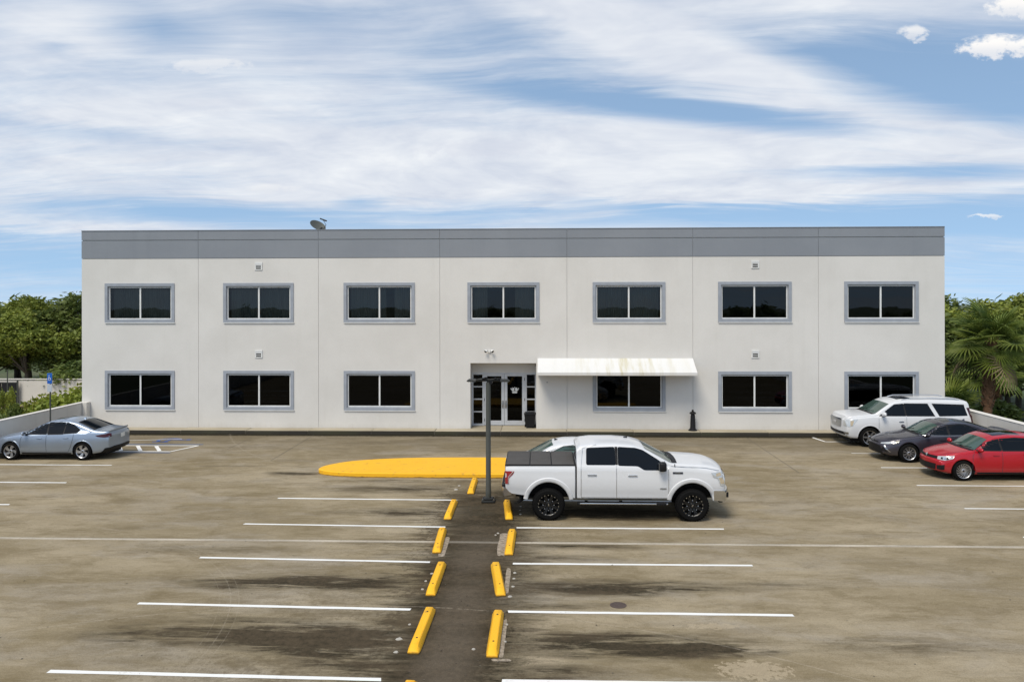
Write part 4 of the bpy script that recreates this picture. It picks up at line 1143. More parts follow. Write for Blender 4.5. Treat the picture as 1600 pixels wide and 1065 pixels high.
# ================================================================== vehicles
def curve(pts, sm=0.05):
    pts = sorted(pts); X = np.array([p[0] for p in pts]); Z = np.array([p[1] for p in pts])
    ks = np.linspace(-1, 1, 9) * sm
    return lambda x: float(np.mean([np.interp(x + k, X, Z) for k in ks]))
SIDE = [(0, .925), (.06, .950), (.16, .965), (.30, .985), (.48, 1.0), (.66, .998), (.80, .985), (.90, .970), (.96, .962), (1, .952)]
class Shell:
    def __init__(s, x0, x1, W, top, belt, bot, wid, tum=0.42, rc=0.10, crown=0.04, bf=0.14, br=0.10, side=SIDE, sm=0.05, hoodin=0.05, capr=(0.03, 0.03)):
        s.x0, s.x1, s.W = x0, x1, W
        s.top, s.belt, s.bot, s.wid = curve(top, sm), curve(belt, sm), curve(bot, sm), curve(wid, sm)
        s.tum, s.rc, s.crown, s.bf, s.br, s.sidep, s.hoodin = tum, rc, crown, bf, br, side, hoodin
        s.xm = (x0 + x1) / 2; half = (x1 - x0) / 2
        s.half = half
        n = 84
        th = np.linspace(-1, 1, n)
        xs = [s.xm + half * (0.82 * t + 0.18 * math.sin(t * math.pi / 2)) for t in th]
        rings = []
        def cap(x, r, sgn):
            # rounded end then a closing fan
            out = []
            for d, ins in ((0.0, 0.0),):
                pass
            for x_, ins in ((x - sgn * r, 0.0), (x - sgn * r * .5, r * .10), (x - sgn * r * .13, r * .45), (x, r)):
                out.append(s.ring(x, x_, ins))
            base = s.ring(x, x, r)
            zc = (max(p[2] for p in base) + min(p[2] for p in base)) / 2
            for k in (0.75, 0.45, 0.15):
                out.append([(p[0], p[1] * k, zc + (p[2] - zc) * k) for p in base])
            return out
        lo = cap(x0, capr[0], -1)[::-1]; hi = cap(x1, capr[1], 1)
        xs = [x for x in xs if x0 + capr[0] + 0.01 < x < x1 - capr[1] - 0.01]
        rings = lo + [s.ring(x, x, 0) for x in xs] + hi
        m_ = len(rings[0]); vs = []; fs = []
        for rg in rings:
            half_ = rg
            full = half_ + [(p[0], -p[1], p[2]) for p in half_[-2:0:-1]]
            vs += [s.bend(p) for p in full]
        N = 2 * m_ - 2
        for i in range(len(rings) - 1):
            for k in range(N):
                fs.append((i * N + k, i * N + (k + 1) % N, (i + 1) * N + (k + 1) % N, (i + 1) * N + k))
        fs.append(tuple(range(N))[::-1]); fs.append(tuple((len(rings) - 1) * N + k for k in range(N)))
        bm = bmesh.new()
        bv = [bm.verts.new(v) for v in vs]
        for f in fs:
            try: bm.faces.new([bv[i] for i in f])
            except ValueError: pass
        bmesh.ops.recalc_face_normals(bm, faces=bm.faces[:])
        s.bvh = BVHTree.FromBMesh(bm)
        s.bm_ = bm
    def ring(s, x, xo, ins):
        W = s.W * s.wid(x); zb, ze, zt = s.bot(x), s.belt(x), s.top(x)
        ze = min(ze, zt - 0.02); zb = min(zb, ze - 0.1)
        pts = [(0, zb), (W * .5, zb), (W * .86, zb)]
        for (t, f) in s.sidep: pts.append((W * f, zb + .03 + (ze - zb - .03) * t))
        yb = W * s.sidep[-1][1] - 0.005
        h = zt - ze
        hw = min(1.0, h / 0.30)
        yt = yb - s.tum * h * hw - s.hoodin * (1 - hw)
        rc = min(s.rc, .55 * h); cr = min(s.crown, .35 * h)
        ztop = zt - cr
        for t in (0.12, .34, .56, .8): pts.append((yb + (yt - yb) * t * (1 - rc / max(h, .01) * .5), ze + (ztop - rc - ze) * t if ztop - rc > ze else ze + (ztop - ze) * t * .4))
        zs = pts[-1][1]; ys = pts[-1][0]
        for q in (25, 50, 72, 90):
            a = R(q); pts.append((ys - (ys - (yt - rc * .5)) * (1 - math.cos(a)), zs + (ztop - zs) * math.sin(a)))
        y1 = pts[-1][0]
        for k in (.8, .6, .4, .2, 0.0): pts.append((y1 * k, zt - cr * k * k))
        if ins > 0:
            zc = (zb + zt) / 2; hh = (zt - zb) / 2
            pts = [(y * (1 - ins / W), zc + (z - zc) * (1 - ins / hh)) for y, z in pts]
        return [(xo, y, z) for y, z in pts]
    def bend(s, p):
        x, y, z = p; u = (y / s.W) ** 2
        tf = max(0, min(1, (x - s.xm) / (s.half))); tr = max(0, min(1, -(x - s.xm) / (s.half)))
        return (x - s.bf * u * (tf ** .7) + s.br * u * (tr ** .7), y, z)
    def to_obj(s, name, mt, parent, arches=(), W_cut=None, black='arch_black'):
        me = bpy.data.meshes.new(name); s.bm_.to_mesh(me)
        me.materials.append(MATS[mt]); me.materials.append(MATS[black])
        ob = link(name, me, parent)
        if arches:
            mb = MB()
            for (xc, zc, r) in arches:
                for sg in (-1, 1):
                    y0, y1 = sorted((sg * (s.W - .36), sg * (s.W + .25)))
                    n = 40
                    vs = [(xc + r * math.cos(2 * math.pi * k / n), y0, zc + r * math.sin(2 * math.pi * k / n)) for k in range(n)] + [(xc + r * math.cos(2 * math.pi * k / n), y1, zc + r * math.sin(2 * math.pi * k / n)) for k in range(n)]
                    fs = [(k, (k + 1) % n, n + (k + 1) % n, n + k) for k in range(n)] + [tuple(range(n))[::-1], tuple(range(n, 2 * n))]
                    mb.add(vs, fs)
            cut = mb.obj('cutter', 'arch_black')
            md = ob.modifiers.new('b', 'BOOLEAN'); md.operation = 'DIFFERENCE'; md.object = cut; md.solver = 'EXACT'
            par = ob.parent; ob.parent = None
            dg = bpy.context.evaluated_depsgraph_get(); dg.update()
            me2 = bpy.data.meshes.new_from_object(ob.evaluated_get(dg))
            ob.parent = par
            ob.modifiers.clear(); ob.data = me2; me2.name = name
            bpy.data.objects.remove(cut)
            me2.materials.clear(); me2.materials.append(MATS[mt]); me2.materials.append(MATS[black])
            for p in me2.polygons:
                c = p.center; mi = 0
                for (xc, zc, r) in arches:
                    d = math.hypot(c.x - xc, c.z - zc)
                    if d < r + .004 and abs(c.y) < s.W * 1.02 and (abs(d - r) < .012 and abs(p.normal.y) < .5 or abs(abs(c.y) - (s.W - .36)) < .01): mi = 1
                if p.normal.z < -.8: mi = 1
                p.material_index = mi
            me = me2
        me.shade_smooth(); me.set_sharp_from_angle(angle=R(38))
        return ob
    # -------- panels that lie on the surface
    def cast(s, o, d, off):
        h = s.bvh.ray_cast(Vector(o), Vector(d), 12)
        if h[0] is None: return None
        n = h[1]
        if n.dot(Vector(d)) > 0: n = -n
        return h[0] + n * off
    def panel(s, name, poly3, phi, mt, parent, off=.006, step=.05, mirror=True, label=None, top=False, thick=0.0):
        """poly3: rough 3-D corner points on the +y side; phi: viewing azimuth (90 = side, 0 = front, 180 = rear); top=True looks down"""
        out = []
        for sg in ((1, -1) if mirror else (1,)):
            if top:
                to2 = lambda p: (p[0], p[1] * sg); o3 = lambda a, b: (a, b, 5); d3 = (0, 0, -1)
            else:
                f = R(phi); cx, cy = math.cos(f), math.sin(f)
                to2 = lambda p: (-p[0] * cy + p[1] * cx, p[2])
                o3 = lambda a, b: ((-a * cy + 6 * cx), (a * cx + 6 * cy) * sg, b); d3 = (-cx, -cy * sg, 0)
            P = [to2(p) for p in poly3]
            # densify
            Q = []
            for i in range(len(P)):
                a, b = P[i], P[(i + 1) % len(P)]; L = math.hypot(a[0] - b[0], a[1] - b[1]); n = max(1, int(math.ceil(L / step)))
                Q += [(a[0] + (b[0] - a[0]) * k / n, a[1] + (b[1] - a[1]) * k / n) for k in range(n)]
            ar = sum(Q[i][0] * Q[(i + 1) % len(Q)][1] - Q[(i + 1) % len(Q)][0] * Q[i][1] for i in range(len(Q)))
            if ar < 0: Q = Q[::-1]
            nb = len(Q)
            x0, x1 = min(q[0] for q in Q), max(q[0] for q in Q); z0, z1 = min(q[1] for q in Q), max(q[1] for q in Q)
            ins = []
            if x1 - x0 > step * 1.5 and z1 - z0 > step * 1.2:
                for a in np.arange(x0 + step * .6, x1 - step * .3, step):
                    for b in np.arange(z0 + step * .5, z1 - step * .3, step):
                        c_ = False; md_ = 9
                        for i in range(nb):
                            p, q = Q[i], Q[(i + 1) % nb]
                            if (p[1] > b) != (q[1] > b) and a < (q[0] - p[0]) * (b - p[1]) / (q[1] - p[1]) + p[0]: c_ = not c_
                            md_ = min(md_, math.hypot(a - p[0], b - p[1]))
                        if c_ and md_ > step * .4: ins.append((a, b))
            V, E_, F, *_ = delaunay_2d_cdt([Vector(q) for q in Q + ins], [], [list(range(nb))], 1, 1e-5)
            vs = []; ok = []
            for v in V:
                c_ = s.cast(o3(v.x, v.y), d3, off)
                ok.append(c_ is not None); vs.append(c_ if c_ is not None else Vector((0, 0, 0)))
            fs = [f_ for f_ in F if all(ok[i] for i in f_) and max((vs[f_[i]] - vs[f_[i - 1]]).length for i in range(len(f_))) < step * 7]
            used = sorted({i for f_ in fs for i in f_}); mp = {i: k for k, i in enumerate(used)}
            if not fs: continue
            mb = MB(); mb.add([vs[i] for i in used], [[mp[i] for i in f_] for f_ in fs])
            ob = mb.obj(name, mt, parent, smooth=50, fix=False)
            # outward orientation
            bm = bmesh.new(); bm.from_mesh(ob.data); bmesh.ops.recalc_face_normals(bm, faces=bm.faces[:])
            avg = Vector((0, 0, 0))
            for f_ in bm.faces: avg += f_.normal * f_.calc_area()
            if avg.dot(Vector(d3)) > 0: bmesh.ops.reverse_faces(bm, faces=bm.faces[:])
            bm.to_mesh(ob.data); bm.free()
            ob.data.shade_smooth()
            if label: ob['label'] = label
            out.append(ob)
        return out
    def side(s, name, xz, mt, parent, **k):
        return s.panel(name, [(x, 1, z) for x, z in xz], 90, mt, parent, **k)
    def front(s, name, yz, mt, parent, **k):
        k.setdefault('mirror', False); return s.panel(name, [(2, y, z) for y, z in yz], 0, mt, parent, **k)
    def rear(s, name, yz, mt, parent, **k):
        k.setdefault('mirror', False); return s.panel(name, [(-2, y, z) for y, z in yz], 180, mt, parent, **k)
    def plan(s, name, xy, mt, parent, bent=True, **k):
        k.setdefault('mirror', False)
        P = []
        for i in range(len(xy)):
            a, b = xy[i], xy[(i + 1) % len(xy)]
            for t in (0, .25, .5, .75):
                x, y = a[0] + (b[0] - a[0]) * t, a[1] + (b[1] - a[1]) * t
                q = s.bend((x, y, 0)) if bent else (x, y, 0); P.append((q[0], q[1], 0))
        return s.panel(name, P, 0, mt, parent, top=True, **k)
    def seam(s, name, lines, parent, wd=.014, mt='badge_dark', off=.004, mirror=True, phi=90):
        """thin shut lines, all in one mesh per car"""
        mb = MB()
        for ln in lines:
            for sg in ((1, -1) if mirror else (1,)):
                prev = None
                for i in range(len(ln) - 1):
                    a, b = Vector(ln[i]), Vector(ln[i + 1]); d = (b - a); L = d.length; d.normalize(); nn = Vector((-d.y, d.x)) * wd / 2
                    n = max(1, int(L / .06))
                    for k in range(n + 1):
                        p = a + (b - a) * k / n; row = []
                        for e in (p - nn, p + nn):
                            if phi == 90: c_ = s.cast((e.x, 6 * sg, e.y), (0, -sg, 0), off)
                            elif phi == 'top': c_ = s.cast((e.x, e.y * sg, 6), (0, 0, -1), off)
                            else: c_ = s.cast((6 if phi == 0 else -6, e.x * sg, e.y), (-1 if phi == 0 else 1, 0, 0), off)
                            row.append(c_)
                        if prev and k > 0 and None not in row and None not in prev and (row[0] - prev[0]).length < .3:
                            mb.add([prev[0], prev[1], row[1], row[0]], [(0, 1, 2, 3)])
                        prev = row
        return mb.obj(name, mt, parent, fix=False)

def rounded(pts, r=.04, n=3):
    out = []
    for i in range(len(pts)):
        p = Vector(pts[i]); a = Vector(pts[i - 1]); b = Vector(pts[(i + 1) % len(pts)])
        rr = min(r, (a - p).length * .45, (b - p).length * .45)
        A = p + (a - p).normalized() * rr; B = p + (b - p).normalized() * rr
        for k in range(n + 1):
            t = k / n; q = A * (1 - t) ** 2 + p * 2 * t * (1 - t) + B * t * t; out.append(tuple(q))
    return out

def make_wheel(R_, wd, rim, style):
    """returns meshes: hub, tyre, rim; axis = +Y is outboard"""
    h = wd / 2
    mb = MB(); mb.lathe([(rim, -h * .85), (rim + .02, -h), (R_ - .05, -h), (R_ - .012, -h * .82), (R_, -h * .6), (R_, h * .6), (R_ - .012, h * .82), (R_ - .05, h), (rim + .02, h), (rim, h * .85)], 44, 'Y')
    if style == 'offroad':
        for k in range(40):
            a0 = 2 * math.pi * k / 40
            for yy in (-.62, -.2, .25, .65):
                a = a0 + (0.08 if yy in (-.2, .65) else 0); ca, sa = math.cos(a), math.sin(a)
                c = Vector((ca * (R_ - .004), h * yy, sa * (R_ - .004))); t = Vector((-sa, 0, ca)) * .019; u = Vector((0, h * .17, 0)); o_ = Vector((ca, 0, sa)) * .014
                mb.add([c - t - u, c + t - u, c + t + u, c - t + u, c - t * .8 - u * .8 + o_, c + t * .8 - u * .8 + o_, c + t * .8 + u * .8 + o_, c - t * .8 + u * .8 + o_],
                       [(4, 5, 6, 7), (0, 1, 5, 4), (1, 2, 6, 5), (2, 3, 7, 6), (3, 0, 4, 7)])
    tyre = mb.mesh('tyre', 'tyre_rubber', 35)
    mb = MB(); mb.lathe([(.001, -h * .3), (rim * .96, -h * .3), (rim * .98, h * .1)], 32, 'Y'); mb.lathe([(.001, h * .05), (rim * .62, h * .05), (rim * .62, -h * .2)], 28, 'Y')
    hub = mb.mesh('wheel', 'arch_black', 35)
    mb = MB()
    mb.lathe([(rim * .985, -h * .8), (rim * .93, -h * .4), (rim * .91, h * .45), (rim * .955, h * .80), (rim * 1.02, h * .90), (rim * 1.02, h * .80), (rim * 1.0, h * .2)], 44, 'Y', 0)
    def spoke(a, w0, w1, r0_, r1_, y0, y1, tw=0.0, th=.018, mi=0):
        ca, sa = math.cos(a), math.sin(a); cb, sb = math.cos(a + tw), math.sin(a + tw)
        A = Vector((ca * r0_, y0, sa * r0_)); B = Vector((cb * r1_, y1, sb * r1_))
        M_ = Vector((math.cos(a + tw * .35) * (r0_ + r1_) / 2, (y0 + y1) / 2 + .004, math.sin(a + tw * .35) * (r0_ + r1_) / 2))
        T = Vector((-sa, 0, ca)); T2 = Vector((-sb, 0, cb)); dn = Vector((0, -th, 0))
        row = [(A, T * w0 / 2), (M_, (T + T2) / 2 * (w0 + w1) / 4), (B, T2 * w1 / 2)]
        vs = []
        for c, t in row: vs += [c - t, c + t, c + t * .9 + dn, c - t * .9 + dn]
        fs = []
        for i in (0, 1):
            for k in range(4): fs.append((4 * i + k, 4 * i + (k + 1) % 4, 4 * i + 4 + (k + 1) % 4, 4 * i + 4 + k))
        mb.add(vs, fs, mi)
    if style == 'offroad':
        for k in range(8):
            a = 2 * math.pi * k / 8
            spoke(a - .10, .035, .03, rim * .25, rim * .93, h * .62, h * .80, 0); spoke(a + .10, .035, .03, rim * .25, rim * .93, h * .62, h * .80, 0)
        for k in range(18):
            a = 2 * math.pi * k / 18; mb.lathe([(.001, h * .94), (.013, h * .94), (.013, h * .86)], 6, 'Y', 1, (math.cos(a) * rim * .955, 0, math.sin(a) * rim * .955))
        for k in range(8):
            a = 2 * math.pi * (k + .5) / 8; mb.lathe([(.001, h * .80), (.012, h * .82), (.012, h * .6)], 6, 'Y', 1, (math.cos(a) * rim * .52, 0, math.sin(a) * rim * .52))
        mb.lathe([(.001, h * .84), (.05, h * .82), (.065, h * .65), (.09, h * .6), (.10, h * .1)], 16, 'Y', 0)
        mb.add([(-.03, h * .845, -.012), (.03, h * .845, -.002), (.03, h * .845, .014), (-.03, h * .845, .006)], [(0, 1, 2, 3)], 1)
        rm = mb.mesh('rim', ['rim_black', 'chrome'], 35)
    else:
        n = {'ten': 10, 'turbine': 16, 'five': 5, 'six': 6}[style]
        for k in range(n):
            a = 2 * math.pi * k / n
            if style == 'ten': spoke(a - .05, .02, .022, rim * .22, rim * .95, h * .55, h * .78, .0); spoke(a + .07, .014, .016, rim * .22, rim * .95, h * .55, h * .78, .12)
            elif style == 'turbine': spoke(a, .022, .024, rim * .22, rim * .96, h * .55, h * .80, .55)
            elif style == 'five':
                spoke(a, .060, .075, rim * .2, rim * .96, h * .55, h * .80, .30); spoke(a + .42, .018, .045, rim * .25, rim * .96, h * .5, h * .78, .18)
            else: spoke(a, .07, .06, rim * .2, rim * .96, h * .55, h * .78, 0)
        mb.lathe([(.001, h * .68), (.03, h * .68), (.05, h * .62), (rim * .28, h * .55), (rim * .30, h * .3)], 20, 'Y', 0)
        mb.lathe([(.001, h * .70), (.028, h * .70), (.028, h * .66)], 12, 'Y', 1)
        rm = mb.mesh('rim', ['rim_alloy', 'plastic_black'], 35)
    return hub, tyre, rm

def add_wheels(root, axles, y, Rw, wd, rim, style):
    hub, ty, rm = make_wheel(Rw, wd, rim, style)
    for xa in axles:
        for sg in (1, -1):
            wl = link('wheel', hub, root, (xa, sg * (y - wd / 2), Rw), (0, R(37 * xa), 0 if sg == 1 else math.pi))
            link('tyre', ty, wl); link('rim', rm, wl)

def mirror_cap(root, x, y, z, mt, s_=1.0, blk='plastic_black'):
    for sg in (1, -1):
        mb = MB(); bm = bmesh.new(); bmesh.ops.create_icosphere(bm, subdivisions=3, radius=1)
        for v in bm.verts:
            c = v.co; v.co = Vector((x + c.x * .075 * s_ * (1 if c.x > 0 else .5), sg * (y + .115 * s_) + c.y * .125 * s_, z + c.z * .078 * s_))
        mb.bm(bm); mr = mb.obj('mirror', mt, root, smooth=60)
        mb = MB(); mb.box(x - .045 * s_, x + .02, sg * y - .04, sg * y + .04, z - .10 * s_, z - .045 * s_, bev=.01); mb.obj('mirror_foot', blk, mr)
        mb = MB(); bm = bmesh.new(); bmesh.ops.create_uvsphere(bm, u_segments=14, v_segments=6, radius=1)
        for v in bm.verts: v.co = Vector((x - .040 * s_ + v.co.x * .006, sg * (y + .115 * s_) + v.co.y * .10 * s_, z + v.co.z * .06 * s_))
        mb.bm(bm); mb.obj('mirror_glass', 'chrome', mr, smooth=60)

def handles(S, root, xs, z, mt, ln=.19):
    for x, zz in zip(xs, z):
        for sg in (1, -1):
            p = S.cast((x, 6 * sg, zz), (0, -sg, 0), 0)
            mb = MB(); mb.box(x - ln / 2, x + ln / 2, p.y + sg * .012 if sg > 0 else p.y - .035, p.y + .035 if sg > 0 else p.y - .012, zz - .013, zz + .013, bev=.008)
            mb.box(x - ln / 2 + .01, x - ln / 2 + .03, min(p.y, p.y + sg * .02), max(p.y, p.y + sg * .02), zz - .01, zz + .01); mb.box(x + ln / 2 - .03, x + ln / 2 - .01, min(p.y, p.y + sg * .02), max(p.y, p.y + sg * .02), zz - .01, zz + .01)
            mb.obj('door_handle', mt, root, smooth=40)

def arch_lip(S, root, xc, zc, r0_, r1_, a0, a1, mt, prot=.02, name='wheel_arch', n=28):
    for sg in (1, -1):
        mb = MB(); vs = []; fs = []; ok = True
        for i in range(n + 1):
            a = R(a0 + (a1 - a0) * i / n); ca, sa = math.cos(a), math.sin(a)
            def yy(r):
                p = S.cast((xc + ca * r, 6 * sg, zc + sa * r), (0, -sg, 0), 0)
                return abs(p.y) if p else S.W * .95
            yo = yy(r1_); ym = yy(min(r0_ + .03, r1_)) 
            yb = max(yo, ym)
            for r, y in ((r1_, yo - .004), (r1_ - (r1_ - r0_) * .18, yb + prot * .8), (r0_ + (r1_ - r0_) * .2, yb + prot), (r0_, yb + prot * .4), (r0_ - .002, yb - .12)):
                vs.append((xc + ca * r, sg * y, zc + sa * r))
        for i in range(n):
            for k in range(4): fs.append((5 * i + k, 5 * i + k + 1, 5 * i + 6 + k, 5 * i + 5 + k))
        mb.add(vs, fs); mb.obj(name, mt, root, smooth=50)

# ------------------------------------------------------------------ pickup truck
def make_pickup(loc, rz):
    t = thing('pickup_truck', 'white lifted crew-cab pickup truck with black off-road wheels and a black bed cover', 'pickup truck', loc, rz)
    P = 'paint_white'
    side = [(0, .955), (.05, .965), (.14, .97), (.20, .985), (.40, 1.0), (.62, 1.0), (.70, .992), (.84, .985), (.95, .975), (1, .955)]
    cab = Shell(-1.12, 2.78, 1.00,
        [(-1.12, 1.86), (-1.04, 1.94), (-.7, 1.985), (-.1, 1.99), (.35, 1.955), (.62, 1.885), (1.33, 1.525), (1.42, 1.505), (1.6, 1.505), (2.2, 1.475), (2.50, 1.43), (2.66, 1.365), (2.74, 1.27), (2.78, 1.17)],
        [(-1.12, 1.42), (1.2, 1.40), (1.8, 1.40), (2.4, 1.33), (2.6, 1.25), (2.78, 1.08)],
        [(-1.12, .55), (1.3, .55), (2.3, .62), (2.78, .70)],
        [(-1.12, .985), (1.0, 1.0), (2.2, .99), (2.6, .975), (2.78, .955)], tum=.30, rc=.09, crown=.035, bf=.12, br=0.01, side=side, capr=(.03, .06), hoodin=.09)
    A = ((1.84, .47, .545),)
    bed = Shell(-2.97, -1.15, 1.00, [(-2.97, 1.405), (-1.15, 1.415)], [(-2.97, 1.375), (-1.15, 1.385)], [(-2.97, .68), (-2.5, .62), (-1.15, .55)], [(-2.97, .965), (-2.7, .99), (-1.15, 1.0)],
        tum=.0, rc=.02, crown=.005, bf=0, br=.02, side=side, capr=(.03, .015), hoodin=.0)
    body = cab.to_obj('cab', P, t, A)
    bdy = bed.to_obj('cargo_bed', P, t, ((-1.84, .47, .545),))
    for S, xc in ((cab, 1.84), (bed, -1.84)):
        arch_lip(S, t, xc, .47, .535, .655, 8, 172, P, .035)
    # windows
    G_ = 'car_glass'
    cab.side('window', rounded([(-.87, 1.445), (-.86, 1.87), (-.13, 1.90), (-.10, 1.445)], .05), G_, t)
    cab.side('window', rounded([(-.05, 1.43), (-.05, 1.90), (.40, 1.875), (.60, 1.82), (1.02, 1.56), (1.17, 1.42), (1.18, 1.325), (.62, 1.325), (.46, 1.42)], .05), G_, t)
    cab.side('pillar_trim', [(-.105, 1.45), (-.125, 1.90), (-.055, 1.90), (-.055, 1.45)], 'plastic_black', t, off=.005)
    cab.plan('windscreen', [(.66, -.66), (.66, .66), (1.36, .80), (1.36, -.80)], 'windscreen_glass', t, off=.006)
    cab.plan('cowl', [(1.37, -.80), (1.37, .80), (1.52, .76), (1.52, -.76)], 'plastic_black', t, off=.006)
    for y0 in (-.55, .15):
        mb = MB(); pts = [cab.cast((x, y, 5), (0, 0, -1), .02) for x, y in ((1.38, y0), (1.33, y0 + .25), (1.28, y0 + .5))]
        if None not in pts: mb.tube(pts, .009, 5); mb.obj('wiper', 'plastic_black', t)
    cab.rear('rear_window', rounded([(-.62, 1.50), (-.56, 1.84), (.56, 1.84), (.62, 1.50)], .05), G_, t)
    cab.seam('door_seam', [[(-1.0, .60), (-1.0, 1.40), (-.95, 1.86), (-.6, 1.945)], [(-.09, .58), (-.09, 1.43)], [(1.24, .58), (1.24, 1.36), (1.15, 1.55)], [(-1.0, .60), (1.24, .60)]], t, .012, 'chrome_dull')
    cab.seam('hood_seam', [[(1.30, 1.415), (2.2, 1.375), (2.55, 1.30)]], t, .012, 'chrome_dull')
    mb = MB(); mb.box(-1.152, -1.118, -.95, .95, .58, 1.41); mb.obj('bed_gap', 'arch_black', t)
    # side sculpting line
    cab.side('rocker_trim', [(-1.1, .565), (1.26, .565), (1.26, .60), (-1.1, .60)], 'chrome_dull', t, off=.004) if False else None
    handles(cab, t, (-.72, .32), (1.20, 1.19), 'chrome', .24)
    # mirrors: black-backed with chrome skull cap
    for sg in (1, -1):
        mb = MB(); mb.box(.98, 1.16, sg * 1.10 - .11, sg * 1.10 + .11, 1.33, 1.56, bev=.04); mr = mb.obj('mirror', 'plastic_black', t, smooth=50)
        mb = MB(); mb.box(1.06, 1.14, min(sg * .93, sg * 1.02), max(sg * .93, sg * 1.02), 1.34, 1.42, bev=.015); mb.obj('mirror_arm', 'plastic_black', mr)
        mb = MB(); mb.box(.970, .979, sg * 1.10 - .085, sg * 1.10 + .085, 1.37, 1.53); mb.obj('mirror_glass', 'chrome_dull', mr)
        mb = MB(); mb.box(.985, 1.10, sg * 1.10 - .08, sg * 1.10 + .08, 1.322, 1.335, bev=.004); mb.obj('mirror_trim', 'chrome', mr)
    # lamps
    for z0, z1, x0, x1, mt in ((1.13, 1.24, 2.36, 2.62, 'lamp_amber'),):
        pass
    cab.panel('headlight', [(2.30, .93, 1.265), (2.66, .86, 1.27), (2.70, .80, .93), (2.52, .92, .93), (2.47, .94, 1.12), (2.36, .94, 1.15)], 55, 'lamp_clear', t, off=.012, step=.04)
    cab.panel('turn_lamp', [(2.44, .94, 1.24), (2.58, .88, 1.25), (2.58, .88, 1.19), (2.44, .94, 1.17)], 55, 'lamp_amber', t, off=.017, step=.04)
    cab.panel('lamp_housing', [(2.50, .93, 1.14), (2.62, .88, 1.14), (2.62, .88, .98), (2.53, .92, .98)], 55, 'lamp_amber', t, off=.015, step=.04)
    cab.front('grille', rounded([(-.58, .92), (-.64, 1.22), (.64, 1.22), (.58, .92)], .04), 'plastic_black', t, off=.01)
    for zz in (.98, 1.07, 1.16):
        cab.front('grille_bar', [(-.62, zz - .018), (-.62, zz + .018), (.62, zz + .018), (.62, zz - .018)], 'chrome', t, off=.02)
    bed.panel('taillight', [(-2.72, .97, 1.28), (-2.97, .95, 1.28), (-2.97, .95, .95), (-2.86, .97, .95), (-2.86, .97, 1.10), (-2.76, .98, 1.20)], 112, 'lamp_red', t, off=.012, step=.04)
    bed.panel('taillight_lens', [(-2.77, .97, 1.262), (-2.95, .95, 1.262), (-2.95, .95, 1.24), (-2.83, .97, 1.24), (-2.83, .97, 1.2), (-2.80, .97, 1.2)], 112, 'lamp_clear', t, off=.018, step=.04) if False else None
    for sg in (1, -1):
        mb = MB()
        pr = [(-2.745, 1.255), (-2.93, 1.255), (-2.745, 1.255)]
        ln = [(-2.755, 1.262), (-2.955, 1.262)], [(-2.755, 1.262), (-2.82, 1.19), (-2.875, 1.12), (-2.875, .97), (-2.955, .97)]
        for l_ in ln:
            pts = [bed.cast((x, 6 * sg, z), (0, -sg, 0), .016) for x, z in l_]
            pts = [p for p in pts if p is not None]
            if len(pts) > 1: mb.tube(pts, .009, 5)
        mb.obj('taillight_trim', 'lamp_clear', t)
    # bumpers
    def bump_prof(x0, bowf, y1, z0, z1, th, name, mt, sgn):
        mb = MB(); n = 20; vs = []; fs = []
        for i in range(n + 1):
            u = -1 + 2 * i / n; y = y1 * u; xo = x0 - sgn * bowf * abs(u) ** 3
            for dx_, z in ((-th, z0 + .03), (-.02, z0), (0, z0 + .05), (0, z1 - .05), (-.03, z1), (-th, z1)): vs.append((xo + sgn * dx_, y, z))
        m6 = 6
        for i in range(n):
            for k in range(m6): fs.append((m6 * i + k, m6 * i + (k + 1) % m6, m6 * (i + 1) + (k + 1) % m6, m6 * (i + 1) + k))
        fs += [tuple(range(m6)), tuple(n * m6 + k for k in range(m6))]
        mb.add(vs, fs); return mb.obj(name, mt, t, smooth=40)
    bump_prof(2.88, .19, .985, .52, .80, .30, 'front_bumper', 'chrome', 1)
    mb = MB(); mb.box(2.35, 2.70, -.84, .84, .801, .86, bev=.01); mb.obj('bumper_top', 'plastic_black', t)
    for sg in (1, -1):
        mb = MB(); mb.box(2.70, 2.793, min(sg * .73, sg * .86), max(sg * .73, sg * .86), .60, .73, bev=.01); mb.obj('fog_lamp', 'plastic_black', t)
        mb = MB(); mb.box(2.60, 2.70, min(sg * .45, sg * .6), max(sg * .45, sg * .6), .40, .52, bev=.01); mb.obj('tow_hook', 'plastic_black', t)
    bump_prof(-3.10, .10, .94, .62, .84, .20, 'rear_bumper', 'chrome_dull', -1)
    mb = MB(); mb.box(-3.05, -2.96, -.85, .85, .845, .90, bev=.01); mb.obj('bumper_step', 'plastic_black', t)
    bed.rear('tailgate_panel', rounded([(-.76, .92), (-.76, 1.38), (.76, 1.38), (.76, .92)], .05), P, t, off=.01)
    bed.rear('tailgate_handle', rounded([(-.12, 1.18), (-.12, 1.26), (.12, 1.26), (.12, 1.18)], .02), 'plastic_black', t, off=.016)
    # tri-fold bed cover
    xs = [-2.95, -2.32, -1.76, -1.16]
    mb = MB(); mb.box(-2.965, -1.15, -.93, .93, 1.413, 1.433, bev=.006); cv = mb.obj('bed_cover', 'plastic_black', t, smooth=40)
    for i in range(3):
        mb = MB(); mb.box(xs[i] + .012, xs[i + 1] - .012, -.90, .90, 1.434, 1.457, bev=.010); mb.obj('cover_panel', 'tonneau', cv, smooth=40)
